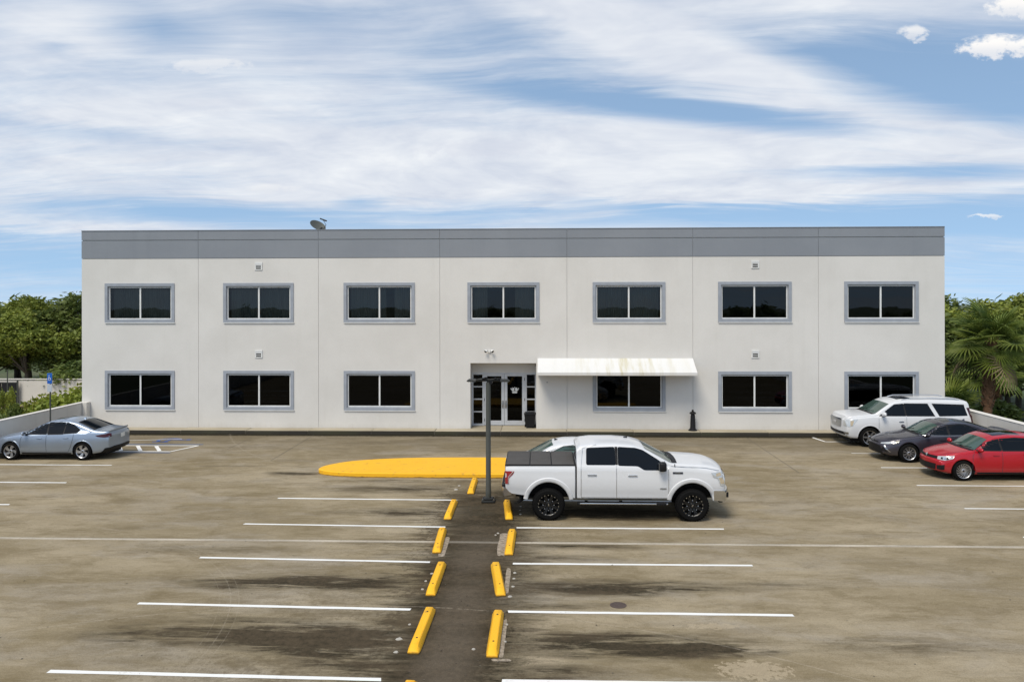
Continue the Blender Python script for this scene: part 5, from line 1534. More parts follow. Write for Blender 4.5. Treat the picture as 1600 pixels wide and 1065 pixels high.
    # running boards, frame
    for sg in (1, -1):
        y0, y1 = sorted((sg * .90, sg * 1.03))
        mb = MB(); mb.box(-1.05, 1.22, y0, y1, .435, .475, bev=.012); rb = mb.obj('running_board', 'chrome', t, smooth=40)
        mb = MB(); mb.box(-.80, 1.0, y0 + .02, y1 - .02, .476, .484); mb.obj('tread', 'plastic_black', rb)
        for xx in (-.85, .05):
            mb = MB(); mb.box(xx - .04, xx + .04, min(sg * .6, sg * .95), max(sg * .6, sg * .95), .40, .434); mb.obj('bracket', 'plastic_black', rb)
        mb = MB(); mb.box(-1.10, -1.02, y0, y1, .42, .48, bev=.01); mb.obj('end_cap', 'plastic_black', rb)
        mb = MB(); mb.box(.92, 1.18, y0 - .006, y1 + .006, .425, .485, bev=.015); mb.obj('end_cap', 'plastic_black', rb)
    mb = MB(); mb.box(-2.7, 2.5, -.50, -.40, .50, .64); mb.box(-2.7, 2.5, .40, .50, .50, .64); mb.tube([(-1.84, -.85, .415), (-1.84, .85, .415)], .06, 10); mb.tube([(1.84, -.85, .415), (1.84, .85, .415)], .05, 10)
    mb.box(-.8, .9, -.4, .4, .42, .56); mb.box(-2.6, -2.1, -.7, -.55, .50, .56)
    for sg in (1, -1): mb.tube([(-1.84, sg * .62, .42), (-1.95, sg * .60, .95)], .035, 8); mb.tube([(1.84, sg * .62, .42), (1.9, sg * .60, .95)], .04, 8)
    mb.obj('chassis', 'arch_black', t)
    mb = MB(); mb.tube([(-2.35, -.62, .52), (-2.50, -.72, .50), (-2.62, -.92, .46)], .04, 10); mb.obj('exhaust_pipe', 'plastic_black', t, smooth=40)
    mb = MB(); mb.lathe([(.001, 1.03), (.02, 1.03), (.03, .0)], 6) if False else None
    p = cab.cast((-.0, -.52, 5), (0, 0, -1), 0)
    mb = MB(); q = cab.cast((.28, .30, 5), (0, 0, -1), 0); mb.box(q.x - .06, q.x + .04, q.y - .02, q.y + .02, q.z - .005, q.z + .035, bev=.008); mb.obj('roof_antenna', 'plastic_black', t)
    for sg in (1,-1):
        pts = cab.cast((1.40, 6*sg, 1.385), (0,-sg,0), .0)
        mb = MB(); mb.tube([pts + Vector((0, 0, .03)), pts + Vector((0.0, 0, .10))], .012, 6); mb.obj('antenna_base', 'plastic_black', t)
        # fender badge and door badge
        pb = cab.cast((1.47, 6 * sg, 1.255), (0, -sg, 0), .006)
        bd = MB(); bd.box(1.345, 1.605, min(pb.y, pb.y + sg * .008), max(pb.y, pb.y + sg * .008), 1.235, 1.285, bev=.003); ob = bd.obj('fender_badge', 'badge_dark', t)
        text_mesh('F-150', .052, 'badge_letters', 'chrome', ob, (1.475, pb.y + sg * .010, 1.259), (R(90), 0, R(180) if sg > 0 else 0))
        pb = cab.cast((1.10, 6 * sg, .85), (0, -sg, 0), .006)
        bd = MB(); bd.box(1.02, 1.18, min(pb.y, pb.y + sg * .006), max(pb.y, pb.y + sg * .006), .835, .868, bev=.002); bd.obj('door_badge', 'chrome_dull', t)
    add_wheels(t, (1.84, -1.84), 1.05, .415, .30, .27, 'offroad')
    return t
make_pickup((2.03, 21.53, 0), R(0.2)).scale = (1, 1, 0.982)

# ------------------------------------------------------------------ passenger cars
def make_car(name, label, cat, spec, loc, rz, scale=1.0):
    t = thing(name, label, cat, loc, rz, scale=scale)
    s = spec
    S = Shell(s['x0'], s['x1'], s['W'], s['top'], s['belt'], s['bot'], s['wid'], tum=s.get('tum', .45), rc=s.get('rc', .09), crown=s.get('crown', .035), bf=s.get('bf', .2), br=s.get('br', .12),
              capr=s.get('capr', (.05, .05)), hoodin=s.get('hoodin', .07), side=s.get('side', SIDE))
    fa, ra = s['ax']; Rw = s['R']; ar = s.get('arch', Rw + .045)
    S.to_obj('body', s['paint'], t, ((fa, Rw + .01, ar), (ra, Rw + .01, ar)))
    for poly in s['win']:
        gx, gz = sum(p[0] for p in poly) / len(poly), sum(p[1] for p in poly) / len(poly); hx_ = max(p[0] for p in poly) - min(p[0] for p in poly); hz_ = max(p[1] for p in poly) - min(p[1] for p in poly)
        S.side('window_frame', [(gx + (p[0] - gx) * (1 + .045 / hx_), gz + (p[1] - gz) * (1 + .05 / hz_)) for p in poly], 'plastic_black', t, off=.003)
        S.side('window', rounded(poly, .035), s.get('rwglass', 'car_glass'), t, off=.005)
    for a in s.get('pillar', []): S.side('pillar_trim', a, 'plastic_black', t, off=.004)
    for ln in s.get('chrome_line', []):
        for sg in (1, -1):
            pts = []
            for i in range(len(ln) - 1):
                for k in range(6):
                    u = k / 6; x, z = ln[i][0] * (1 - u) + ln[i + 1][0] * u, ln[i][1] * (1 - u) + ln[i + 1][1] * u
                    p = S.cast((x, 6 * sg, z), (0, -sg, 0), .006)
                    if p is not None: pts.append(p)
            if len(pts) > 2:
                mb = MB(); mb.tube(pts, .009, 5); mb.obj('window_trim', 'chrome', t, smooth=40)
    ws = s['ws']; S.plan('windscreen', [(ws[0], -ws[2]), (ws[0], ws[2]), (ws[1], ws[3]), (ws[1], -ws[3])], 'windscreen_glass', t, off=.006)
    S.plan('cowl', [(ws[1] + .01, -ws[3]), (ws[1] + .01, ws[3]), (ws[1] + .11, ws[3] - .03), (ws[1] + .11, -ws[3] + .03)], 'plastic_black', t, off=.006)
    for y0 in (-.50, .10):
        pts = [S.cast((x, y, 5), (0, 0, -1), .018) for x, y in ((ws[1] + .0, y0), (ws[1] - .08, y0 + .25), (ws[1] - .14, y0 + .48))]
        mb = MB(); mb.tube(pts, .008, 5); mb.obj('wiper', 'plastic_black', t)
    if 'rw' in s:
        rw = s['rw']; S.plan('rear_window', [(rw[0], -rw[2]), (rw[0], rw[2]), (rw[1], rw[3]), (rw[1], -rw[3])], s.get('rwglass', 'car_glass'), t, off=.006)
    if 'rwv' in s: S.rear('rear_window', rounded(s['rwv'], .04), 'car_glass', t, off=.006)
    if 'sunroof' in s:
        sr = s['sunroof']; S.plan('sunroof', rounded([(sr[0], -sr[2]), (sr[0], sr[2]), (sr[1], sr[2]), (sr[1], -sr[2])], .04), 'car_glass', t, off=.004, bent=False)
    S.seam('door_seam', s['seams'], t, .012, s.get('seammat', 'badge_dark'))
    S.seam('hood_seam', s['hoodseam'], t, .010, s.get('seammat', 'badge_dark'), phi='top')
    for (nm, pts, phi, mt, off) in s['lamps']: S.panel(nm, pts, phi, mt, t, off=off, step=.04)
    for (nm, pts, mt, off) in s['frontp']: S.front(nm, rounded(pts, .025), mt, t, off=off, step=.045)
    for (nm, pts, mt, off) in s.get('rearp', []): S.rear(nm, rounded(pts, .025), mt, t, off=off, step=.045)
    handles(S, t, s['hx'], s['hz'], s.get('hmat', s['paint']))
    mirror_cap(t, s['mir'][0], s['mir'][1], s['mir'][2], s['paint'], s.get('ms', 1.0))
    arch_lip(S, t, fa, Rw + .01, ar - .008, ar + .035, 2, 178, s['paint'], .006); arch_lip(S, t, ra, Rw + .01, ar - .008, ar + .035, 2, 178, s['paint'], .006)
    S.side('sill_trim', [(fa - ar - .06, s['sill']), (ra + ar + .06, s['sill']), (ra + ar + .06, s['sill'] + .05), (fa - ar - .06, s['sill'] + .05)], 'plastic_black', t, off=.005)
    if 'fin' in s:
        p = S.cast((s['fin'], 0, 5), (0, 0, -1), 0)
        mb = MB(); mb.add([(p.x + .09, -.02, p.z - .01), (p.x + .09, .02, p.z - .01), (p.x - .06, .02, p.z - .01), (p.x - .06, -.02, p.z - .01), (p.x - .05, -.004, p.z + .06), (p.x - .05, .004, p.z + .06)],
                          [(0, 1, 5, 4), (0, 4, 3), (1, 2, 5), (2, 3, 4, 5), (0, 3, 2, 1)]); mb.obj('antenna_fin', s.get('finmat', s['paint']), t)
    if 'rails' in s:
        x0, x1, y, z = s['rails']
        for sg in (1, -1):
            pts = [S.cast((x0 + (x1 - x0) * k / 10, sg * y, 5), (0, 0, -1), .0) for k in range(11)]
            pts = [p + Vector((0, 0, .05 if 0 < i < 10 else .005)) for i, p in enumerate(pts)]
            mb = MB(); mb.tube(pts, .018, 8); mb.obj('roof_rail', 'chrome', t, smooth=40)
    mb = MB(); mb.box(s['x0'] + .35, s['x1'] - .35, -s['W'] * .62, s['W'] * .62, .16, .34); mb.tube([(fa, -.7, Rw), (fa, .7, Rw)], .04, 8); mb.tube([(ra, -.7, Rw), (ra, .7, Rw)], .04, 8); mb.obj('chassis', 'arch_black', t)
    if 'plate' in s:
        x, y, z = s['plate']; p = S.cast((-6, y, z), (1, 0, 0), .01)
        mb = MB(); mb.box(p.x - .008, p.x, y - .15, y + .15, z - .075, z + .075, bev=.003); mb.obj('licence_plate', 'plate_white', t)
    if s.get('spoiler'):
        xs_, zs_, yy = s['spoiler']
        mb = MB(); n = 14; vs = []; fs = []
        for i in range(n + 1):
            y = -yy + 2 * yy * i / n; b_ = S.bend((xs_, y, 0))[0]
            for dx_, dz_ in ((.12, -.012), (-.02, .028), (-.05, .026), (-.04, -.02)): vs.append((b_ + dx_, y, zs_ + dz_ - .02 * (y / yy) ** 4))
        for i in range(n):
            for k in range(4): fs.append((4 * i + k, 4 * i + (k + 1) % 4, 4 * i + 4 + (k + 1) % 4, 4 * i + 4 + k))
        fs += [(0, 1, 2, 3), tuple(4 * n + k for k in range(4))]
        mb.add(vs, fs); mb.obj('spoiler', s['paint'], t, smooth=40)
    add_wheels(t, s['ax'], s['W'] * .985, Rw, .225, s['rim'], s['wstyle'])
    return t

SEDAN = dict(x0=-2.42, x1=2.40, W=.92, paint='paint_silver', R=.335, rim=.232, wstyle='five', ax=(1.40, -1.35), bf=.30, br=.16, tum=.42, crown=.045, hoodin=.10,
    top=[(2.40, .60), (2.34, .70), (2.2, .775), (1.9, .86), (1.2, .975), (1.02, 1.01), (.35, 1.345), (.05, 1.445), (-.35, 1.495), (-.75, 1.48), (-1.1, 1.41), (-1.85, 1.13), (-2.1, 1.095), (-2.36, 1.08), (-2.42, .98)],
    belt=[(2.40, .54), (2.2, .70), (1.9, .78), (1.2, .885), (.8, .93), (0, .955), (-1.2, .99), (-1.9, 1.02), (-2.3, 1.01), (-2.42, .90)],
    bot=[(2.40, .28), (2.2, .22), (1.8, .19), (-1.8, .21), (-2.2, .28), (-2.42, .36)],
    wid=[(2.40, .80), (2.25, .88), (1.9, .965), (1.3, .995), (0, 1), (-1.3, 1), (-1.9, .965), (-2.2, .92), (-2.42, .86)],
    win=[[(.97, .975), (.42, 1.25), (.06, 1.365), (.03, .98)], [(-.03, .98), (.0, 1.375), (-.42, 1.41), (-.62, 1.395), (-.60, .995)], [(-.64, 1.0), (-.66, 1.39), (-.95, 1.31), (-1.22, 1.13), (-1.12, 1.03)]],
    pillar=[[(-.04, 1.0), (.04, 1.0), (.07, 1.35), (-.01, 1.36)]],
    ws=(.33, 1.0, .58, .74), rw=(-1.05, -1.78, .56, .68), sunroof=(.02, -.45, .40), fin=-.95,
    seams=[[(.02, .30), (.02, .97)], [(1.02, .35), (1.0, .80), (.93, .96)], [(-.93, .55), (-1.0, .80), (-1.02, 1.0)], [(1.0, .30), (-.80, .31), (-.93, .55)]],
    hoodseam=[[(1.0, .72), (1.7, .66), (2.1, .55)], [(-1.85, .0), (-1.85, .66)], [(-1.85, .66), (-2.2, .70)]],
    lamps=[('taillight', [(-1.86, .90, .93), (-2.28, .74, 1.0), (-2.34, .64, .98), (-2.34, .64, .87), (-2.15, .82, .85), (-1.94, .90, .88)], 125, 'lamp_red_dark', .008),
           ('headlight', [(1.90, .86, .72), (2.18, .70, .66), (2.24, .62, .58), (2.02, .80, .62)], 45, 'lamp_clear', .008)],
    frontp=[('grille', [(-.42, .40), (-.50, .60), (.50, .60), (.42, .40)], 'plastic_black', .008)],
    rearp=[('rear_diffuser', [(-.80, .30), (-.80, .46), (-.5, .50), (.5, .50), (.80, .46), (.80, .30)], 'plastic_black', .012), ('plate_recess', [(-.27, .74), (-.30, .90), (.30, .90), (.27, .74)], 'paint_silver', .006)],
    plate=(0, 0, .84), hx=(.28, -.72), hz=(.83, .85), mir=(.82, .86, 1.02), sill=.235, spoiler=(-2.33, 1.09, .66))
sedan = make_car('silver_sedan', 'silver-blue four-door sedan parked at the left wall with its tail towards the aisle', 'car', SEDAN, (-17.62, 28.62, 0), R(180.5), .95)

# right-hand row
CAMRY = dict(SEDAN); CAMRY.update(paint='paint_slate', wstyle='ten', rim=.225, x1=2.42, ax=(1.44, -1.38), bf=.36,
    top=[(2.42, .62), (2.36, .72), (2.2, .79), (1.9, .865), (1.2, .965), (1.05, 1.0), (.40, 1.31), (.10, 1.405), (-.35, 1.45), (-.75, 1.43), (-1.1, 1.36), (-1.85, 1.13), (-2.1, 1.10), (-2.36, 1.08), (-2.42, .98)],
    win=[[(.95, .985), (.45, 1.205), (.08, 1.305), (.05, .985)], [(-.03, .99), (.0, 1.315), (-.42, 1.345), (-.62, 1.33), (-1.0, 1.20), (-1.22, 1.07), (-1.15, 1.01)]],
    chrome_line=[[(1.0, .965), (.0, .97), (-1.2, 1.0), (-1.30, 1.07), (-1.02, 1.235), (-.6, 1.365), (-.3, 1.375), (.1, 1.335), (.5, 1.22), (1.0, .985)]],
    lamps=[('headlight', [(1.82, .88, .76), (2.12, .76, .72), (2.30, .50, .66), (2.32, .50, .62), (2.12, .76, .645), (1.86, .88, .70)], 42, 'lamp_clear', .008),
           ('turn_lamp', [(1.80, .885, .765), (1.90, .86, .75), (1.92, .86, .705), (1.84, .885, .70)], 60, 'lamp_amber', .010),
           ('bumper_trim', [(2.22, .66, .58), (2.26, .62, .58), (2.14, .80, .36), (2.10, .82, .36)], 35, 'chrome_dull', .010),
           ('side_intake', [(2.25, .62, .54), (2.30, .52, .40), (2.16, .76, .36)], 35, 'plastic_black', .007)],
    frontp=[('grille', [(-.62, .30), (-.50, .55), (-.2, .60), (.2, .60), (.50, .55), (.62, .30)], 'plastic_black', .008), ('upper_grille', [(-.36, .64), (-.30, .69), (.30, .69), (.36, .64)], 'plastic_black', .008),
            ('badge', [(-.07, .66), (-.05, .73), (.05, .73), (.07, .66)], 'chrome_dull', .014)], sunroof=(.0, -.45, .38), fin=-.9)
for k in ('rearp', 'plate', 'spoiler'): pass
camry = make_car('dark_sedan', 'dark slate-grey sedan parked between the white sport utility vehicle and the red hatchback', 'car', CAMRY, (14.20, 29.02, 0), R(180), .97)

GOLF = dict(SEDAN); GOLF.update(x0=-2.10, x1=2.10, W=.90, paint='paint_red', wstyle='turbine', R=.325, rim=.232, ax=(1.27, -1.33), bf=.30, br=.10, hoodin=.08,
    top=[(2.10, .62), (2.05, .72), (1.93, .80), (1.6, .895), (1.15, .975), (1.0, 1.01), (.42, 1.33), (.15, 1.42), (-.3, 1.465), (-1.0, 1.45), (-1.5, 1.41), (-1.72, 1.36), (-1.98, 1.05), (-2.06, .95), (-2.10, .85)],
    belt=[(2.10, .56), (1.95, .73), (1.6, .82), (1.1, .90), (.7, .93), (-1.2, .97), (-1.9, .97), (-2.10, .80)],
    bot=[(2.10, .28), (1.9, .21), (1.6, .18), (-1.6, .20), (-2.10, .32)],
    wid=[(2.10, .82), (1.95, .90), (1.6, .97), (1.1, .995), (0, 1), (-1.3, 1), (-1.8, .96), (-2.10, .88)],
    win=[[(.92, .985), (.48, 1.21), (.18, 1.315), (.10, 1.32), (.07, .985)], [(.01, .985), (.03, 1.325), (-.45, 1.355), (-.88, 1.335), (-.86, .99)], [(-.91, .995), (-.93, 1.33), (-1.20, 1.27), (-1.35, 1.10), (-1.28, 1.02)]],
    pillar=[[(.0, .985), (.08, .985), (.11, 1.32), (.02, 1.325)]],
    ws=(.42, 1.0, .58, .74), sunroof=(.14, -.75, .46), fin=-1.45, plate=(0, 0, .62),
    rwv=[(-.52, 1.06), (-.46, 1.30), (.46, 1.30), (.52, 1.06)],
    seams=[[(.05, .28), (.05, .95)], [(1.0, .35), (.98, .80), (.90, .95)], [(-.98, .60), (-1.02, .98)], [(1.0, .28), (-.84, .29), (-.98, .60)]],
    hoodseam=[[(1.0, .68), (1.5, .62), (1.85, .54)]],
    lamps=[('headlight', [(1.58, .85, .80), (1.80, .76, .77), (1.97, .56, .735), (1.98, .56, .645), (1.82, .76, .635), (1.62, .85, .70)], 42, 'lamp_clear', .008),
           ('headlight_inner', [(1.70, .80, .745), (1.90, .66, .72), (1.91, .66, .665), (1.74, .80, .665)], 42, 'plastic_black', .011),
           ('headlight_lens', [(1.78, .76, .73), (1.86, .70, .725), (1.86, .70, .675), (1.78, .76, .675)], 42, 'chrome', .014),
           ('side_intake', [(1.82, .76, .50), (1.98, .56, .46), (1.98, .56, .33), (1.84, .76, .33)], 42, 'plastic_black', .008),
           ('chin_trim', [(1.80, .80, .255), (2.05, .46, .255), (2.05, .46, .24), (1.80, .80, .24)], 40, 'chrome_dull', .010),
           ('taillight', [(-1.80, .85, .92), (-2.02, .66, .92), (-2.04, .66, .78), (-1.82, .85, .78)], 135, 'lamp_red', .008)],
    frontp=[('grille', [(-.52, .655), (-.50, .735), (.50, .735), (.52, .655)], 'plastic_black', .008), ('lower_intake', [(-.52, .31), (-.54, .50), (.54, .50), (.52, .31)], 'plastic_black', .008),
            ('emblem', [(-.055, .66), (-.06, .75), (.06, .75), (.055, .66)], 'chrome', .016)],
    rearp=[], hx=(.25, -.70), hz=(.84, .86), mir=(.78, .85, 1.01), sill=.225, spoiler=None)
golf = make_car('red_hatchback', 'red hatchback cut off by the right edge, nose towards the aisle', 'car', GOLF, (14.43, 26.22, 0), R(180.5), .97)

SUV = dict(x0=-2.58, x1=2.52, W=1.01, paint='paint_white', R=.385, rim=.27, wstyle='six', ax=(1.52, -1.42), bf=.16, br=.07, tum=.34, rc=.10, crown=.03, hoodin=.12, arch=.46,
    top=[(2.52, 1.06), (2.48, 1.17), (2.38, 1.235), (1.6, 1.305), (1.35, 1.325), (.72, 1.70), (.48, 1.80), (.1, 1.865), (-1.0, 1.88), (-2.1, 1.86), (-2.45, 1.82), (-2.53, 1.62), (-2.58, 1.2)],
    belt=[(2.52, .95), (2.3, 1.10), (1.5, 1.18), (0, 1.20), (-2.4, 1.22), (-2.58, 1.10)],
    bot=[(2.52, .42), (2.3, .32), (1.9, .30), (-1.9, .32), (-2.58, .46)],
    wid=[(2.52, .90), (2.35, .955), (1.9, .985), (0, 1), (-2.0, .99), (-2.58, .94)],
    win=[[(1.12, 1.25), (.72, 1.52), (.50, 1.66), (.16, 1.69), (.12, 1.25)], [(.06, 1.25), (.10, 1.695), (-.80, 1.69), (-1.02, 1.25)], [(-1.22, 1.25), (-1.0, 1.69), (-2.22, 1.655), (-2.30, 1.27)]],
    pillar=[[(.06, 1.25), (.12, 1.25), (.16, 1.69), (.10, 1.695)]],
    ws=(.70, 1.34, .70, .82), rwv=[(-.72, 1.26), (-.66, 1.68), (.66, 1.68), (.72, 1.26)], sunroof=(.25, -.35, .42),
    seams=[[(.09, .42), (.09, 1.22)], [(1.18, .45), (1.16, 1.2)], [(-.92, .60), (-1.05, .85), (-1.05, 1.22)], [(1.18, .42), (-.80, .43), (-.92, .60)]], seammat='chrome_dull',
    hoodseam=[[(1.4, .84), (2.2, .80), (2.38, .74)]],
    lamps=[('headlight', [(1.98, .95, 1.10), (2.30, .88, 1.08), (2.44, .70, 1.06), (2.46, .70, .82), (2.28, .90, .80), (2.16, .95, .84)], 45, 'lamp_clear', .01),
           ('turn_lamp', [(2.14, .95, 1.04), (2.26, .92, 1.03), (2.26, .92, .82), (2.18, .95, .85)], 60, 'lamp_amber', .014),
           ('fog_lamp', [(2.28, .86, .58), (2.44, .66, .58), (2.44, .66, .50), (2.28, .86, .50)], 40, 'chrome_dull', .01),
           ('taillight', [(-2.42, .96, 1.55), (-2.54, .90, 1.55), (-2.58, .88, .95), (-2.46, .96, .95)], 120, 'lamp_red_dark', .01)],
    frontp=[('grille', [(-.50, .74), (-.56, 1.08), (.56, 1.08), (.50, .74)], 'chrome_dull', .012), ('lower_intake', [(-.80, .47), (-.76, .58), (.76, .58), (.80, .47)], 'plastic_black', .01)],
    hx=(.30, -.80), hz=(1.03, 1.04), hmat='chrome', mir=(1.0, .95, 1.32), ms=1.25, sill=.36, rails=(.15, -2.1, .66, 1.9))
suv = make_car('white_utility_vehicle', 'large white sport utility vehicle with roof rails, parked nearest the building', 'car', SUV, (14.13, 32.06, 0), R(180), .97)
# mesh grille detail and badge on the white utility vehicle
mb = MB()
for zz in np.arange(.78, 1.07, .05):
    mb.tube([(2.515 - .16 * (yy / 1.01) ** 2, yy, zz) for yy in np.linspace(-.5, .5, 9)], .008, 4)
for yy in np.arange(-.48, .49, .08):
    xx = 2.515 - .16 * (yy / 1.01) ** 2; mb.tube([(xx, yy, .75), (xx, yy, 1.07)], .006, 4)
mb.obj('grille_mesh', 'badge_dark', suv)
mb = MB(); mb.box(2.512, 2.54, -.17, .17, .87, .96, bev=.006); mb.obj('grille_badge', 'chrome', suv)
# golf extra: red grille line, badge, cut marks on the wing
WSED = dict(SEDAN); WSED.update(paint='paint_white', wstyle='six', fin=-.92, finmat='plastic_black', rwglass='windscreen_glass', spoiler=None,
    win=[[(.93, 1.0), (.42, 1.235), (.06, 1.345), (.03, 1.0)], [(-.03, 1.0), (.0, 1.355), (-.42, 1.39), (-.72, 1.36), (-1.0, 1.24), (-1.14, 1.08), (-1.08, 1.02)]])
WSED['top'] = [p for p in SEDAN['top'] if p[0] > -1.5] + [(-1.85, 1.02), (-2.1, .96), (-2.36, .93), (-2.42, .86)]
WSED['belt'] = [(2.40, .54), (2.2, .70), (1.9, .78), (1.2, .885), (.8, .93), (0, .955), (-1.2, .97), (-1.9, .92), (-2.3, .87), (-2.42, .78)]
WSED['rearp'] = [('rear_diffuser', [(-.80, .30), (-.80, .46), (.80, .46), (.80, .30)], 'plastic_black', .012)]
WSED.pop('sunroof')
make_car('white_sedan', 'white sedan mostly hidden behind the pickup truck, only its rear roof showing', 'car', WSED, (1.38, 24.15, 0), R(0), 1.0)

# ================================================================== vegetation
GZ = -2.0
def crown_mesh(name, seed, rx, rz, nl, nleaf, size, mt, gap=.0, flat=.75):
    """leaf clumps spread through a lumpy volume centred at the origin"""
    rg = np.random.RandomState(seed)
    th = rg.uniform(0, 2 * math.pi, nl); u = rg.uniform(-.55, 1, nl); rr = rg.uniform(.45, .95, nl)
    lob = np.stack([rx * rr * np.sqrt(1 - np.clip(u, -1, 1) ** 2) * np.cos(th), rx * rr * np.sqrt(1 - np.clip(u, -1, 1) ** 2) * np.sin(th), rz * rr * u], 1)
    lr = rg.uniform(.20, .42, nl) * rx
    w_ = lr ** 2; w_ /= w_.sum()
    k = rg.choice(nl, nleaf, p=w_)
    d = rg.normal(size=(nleaf, 3)); d /= np.linalg.norm(d, axis=1)[:, None]
    r = rg.uniform(.35, 1.05, nleaf) ** .5
    sub = rg.uniform(.0, 1, nleaf)
    c = lob[k] + d * (lr[k] * r)[:, None] * np.array([1, 1, flat])
    # break into twigs: pull groups of leaves to shared twig ends
    tw = rg.normal(size=(nleaf // 14 + 1, 3)); 
    pts = c[rg.randint(0, nleaf, nleaf // 14 + 1)]
    idx = rg.randint(0, len(pts), nleaf)
    near = rg.uniform(size=nleaf) < .7
    c[near] = pts[idx[near]] + rg.normal(size=(near.sum(), 3)) * size * 1.3 * np.array([1, 1, .6])
    a = rg.normal(size=(nleaf, 3)); a[:, 2] *= .5; a /= np.linalg.norm(a, axis=1)[:, None]
    b = rg.normal(size=(nleaf, 3)); b -= (b * a).sum(1)[:, None] * a; b /= np.linalg.norm(b, axis=1)[:, None]
    s_ = size * rg.uniform(.6, 1.25, nleaf)[:, None]
    q = np.stack([c - a * s_, c + b * s_ * .45, c + a * s_, c - b * s_ * .45], 1).reshape(-1, 3)
    me = bpy.data.meshes.new(name)
    me.vertices.add(len(q)); me.vertices.foreach_set('co', q.ravel().astype('f'))
    me.loops.add(len(q)); me.loops.foreach_set('vertex_index', np.arange(len(q)))
    me.polygons.add(nleaf); me.polygons.foreach_set('loop_start', np.arange(0, len(q), 4)); me.polygons.foreach_set('loop_total', np.full(nleaf, 4))
    me.materials.append(MATS[mt]); me.update(); me.validate()
    return me, lob, lr
def trunk_mesh(name, seed, h, lob, r0_=.22, cz=0):
    rg = random.Random(seed); mb = MB()
    top = Vector((rg.uniform(-.3, .3), rg.uniform(-.3, .3), h))
    mb.tube([(0, 0, 0), (top.x * .3, top.y * .3, h * .4), top], [r0_, r0_ * .75, r0_ * .6], 10)
    for l in lob[:9]:
        e = Vector(l) + Vector((0, 0, cz)); m_ = top.lerp(e, .5) + Vector((0, 0, -.2))
        mb.tube([top - Vector((0, 0, .2)), m_, e], [r0_ * .45, r0_ * .28, r0_ * .08], 6)
    return mb.mesh(name, 'bark', 40)
VAR = {}
def variant(key, seed, rx, rz, nl, nleaf, size, mt, th):
    cm, lob, lr = crown_mesh('crown', seed, rx, rz, nl, nleaf, size, mt)
    cz = th + rz * .62
    VAR[key] = (cm, trunk_mesh('trunk', seed, th, lob, rx * .065, cz), cz)
variant('oak', 3, 4.2, 3.2, 26, 15000, .20, 'leaf_dark', 2.6)
variant('oak2', 9, 4.0, 3.4, 22, 14000, .19, 'leaf_olive', 2.6)
variant('airy', 14, 3.4, 2.8, 20, 6500, .20, 'leaf_olive', 3.6)
variant('airy2', 15, 3.2, 2.4, 16, 5200, .20, 'leaf_dark', 3.8)
variant('bush', 21, 1.5, 1.15, 14, 4200, .12, 'leaf_yellow', .5)
variant('bush2', 22, 1.5, 1.1, 13, 3600, .12, 'leaf_olive', .5)
variant('bushd', 23, 1.5, 1.2, 14, 4200, .13, 'leaf_dark', .5)
def tree(key, X, Y, top, sc, label, name='tree', cat='tree', group=None, rz=0.0, z0=GZ, sxy=1.0):
    cm, tm, cz = VAR[key]
    ext = max(v.co.z for v in cm.vertices) + cz if key not in EXT else EXT[key]
    EXT[key] = ext
    s_ = (top - z0) / ext if sc is None else sc
    t = thing(name, label, cat, (X, Y, z0), rz, group, 1); t.scale = (s_ * sxy, s_ * sxy, s_)
    link('trunk', tm, t); link('crown', cm, t, (0, 0, cz))
    return t
EXT = {}
GL = 'trees beyond the left boundary wall'
L_TREES = [  # key, x, y, top z, widen, rz, label
    ('oak', -47.5, 64, 6.0, 1.15, 0.3, 'dense dark tree at the left edge of the photo, behind the long pale wall'),
    ('airy', -43.2, 66, 6.4, 1.0, 1.2, 'loose olive-green tree rising above its neighbours, second from the left edge'),
    ('oak2', -41.0, 62, 5.3, 1.1, 2.0, 'olive-green broad tree in the middle of the left tree line'),
    ('airy2', -38.6, 65, 6.6, 1.0, 0.7, 'open-crowned tree showing sky through its top, left of the office building'),
    ('airy', -34.6, 64, 6.2, 1.0, 2.9, 'open tree partly hidden by the left corner of the office building'),
    ('oak', -38.0, 64.5, 3.2, 1.15, 4.0, 'dark low tree shading the pale wall just left of the office building'),
    ('oak', -45.0, 63.5, 3.6, 1.2, 5.0, 'dark low tree behind the gate end of the pale wall'),
    ('oak2', -52.5, 66, 5.6, 1.2, 1.0, 'broad olive tree just outside the left edge of the photo'),
    ('oak', -33.0, 70, 6.2, 1.2, 3.6, 'tall dark tree hidden behind the left corner of the office building'),
    ('oak2', -50.5, 63, 2.9, 1.2, 5.5, 'low olive tree at the far left behind the dark gate'),
    ('oak', -41.0, 72, 6.3, 1.4, 2.6, 'far dark tree closing the gap at the back of the left tree line'),
    ('oak', -49.0, 73, 6.2, 1.4, 0.6, 'far dark tree at the back of the left tree line, by the photo edge'),
]
for key, X, Y, top, sxy, rz, lab in L_TREES: tree(key, X, Y, top, None, lab, 'broadleaf_tree', 'tree', GL, rz, sxy=sxy)
tree('bushd', -34.6, 57.2, 1.5, None, 'rounded deep green bush rising behind the long pale wall, next to the office building', 'bush', 'bush', rz=2, sxy=1.2)
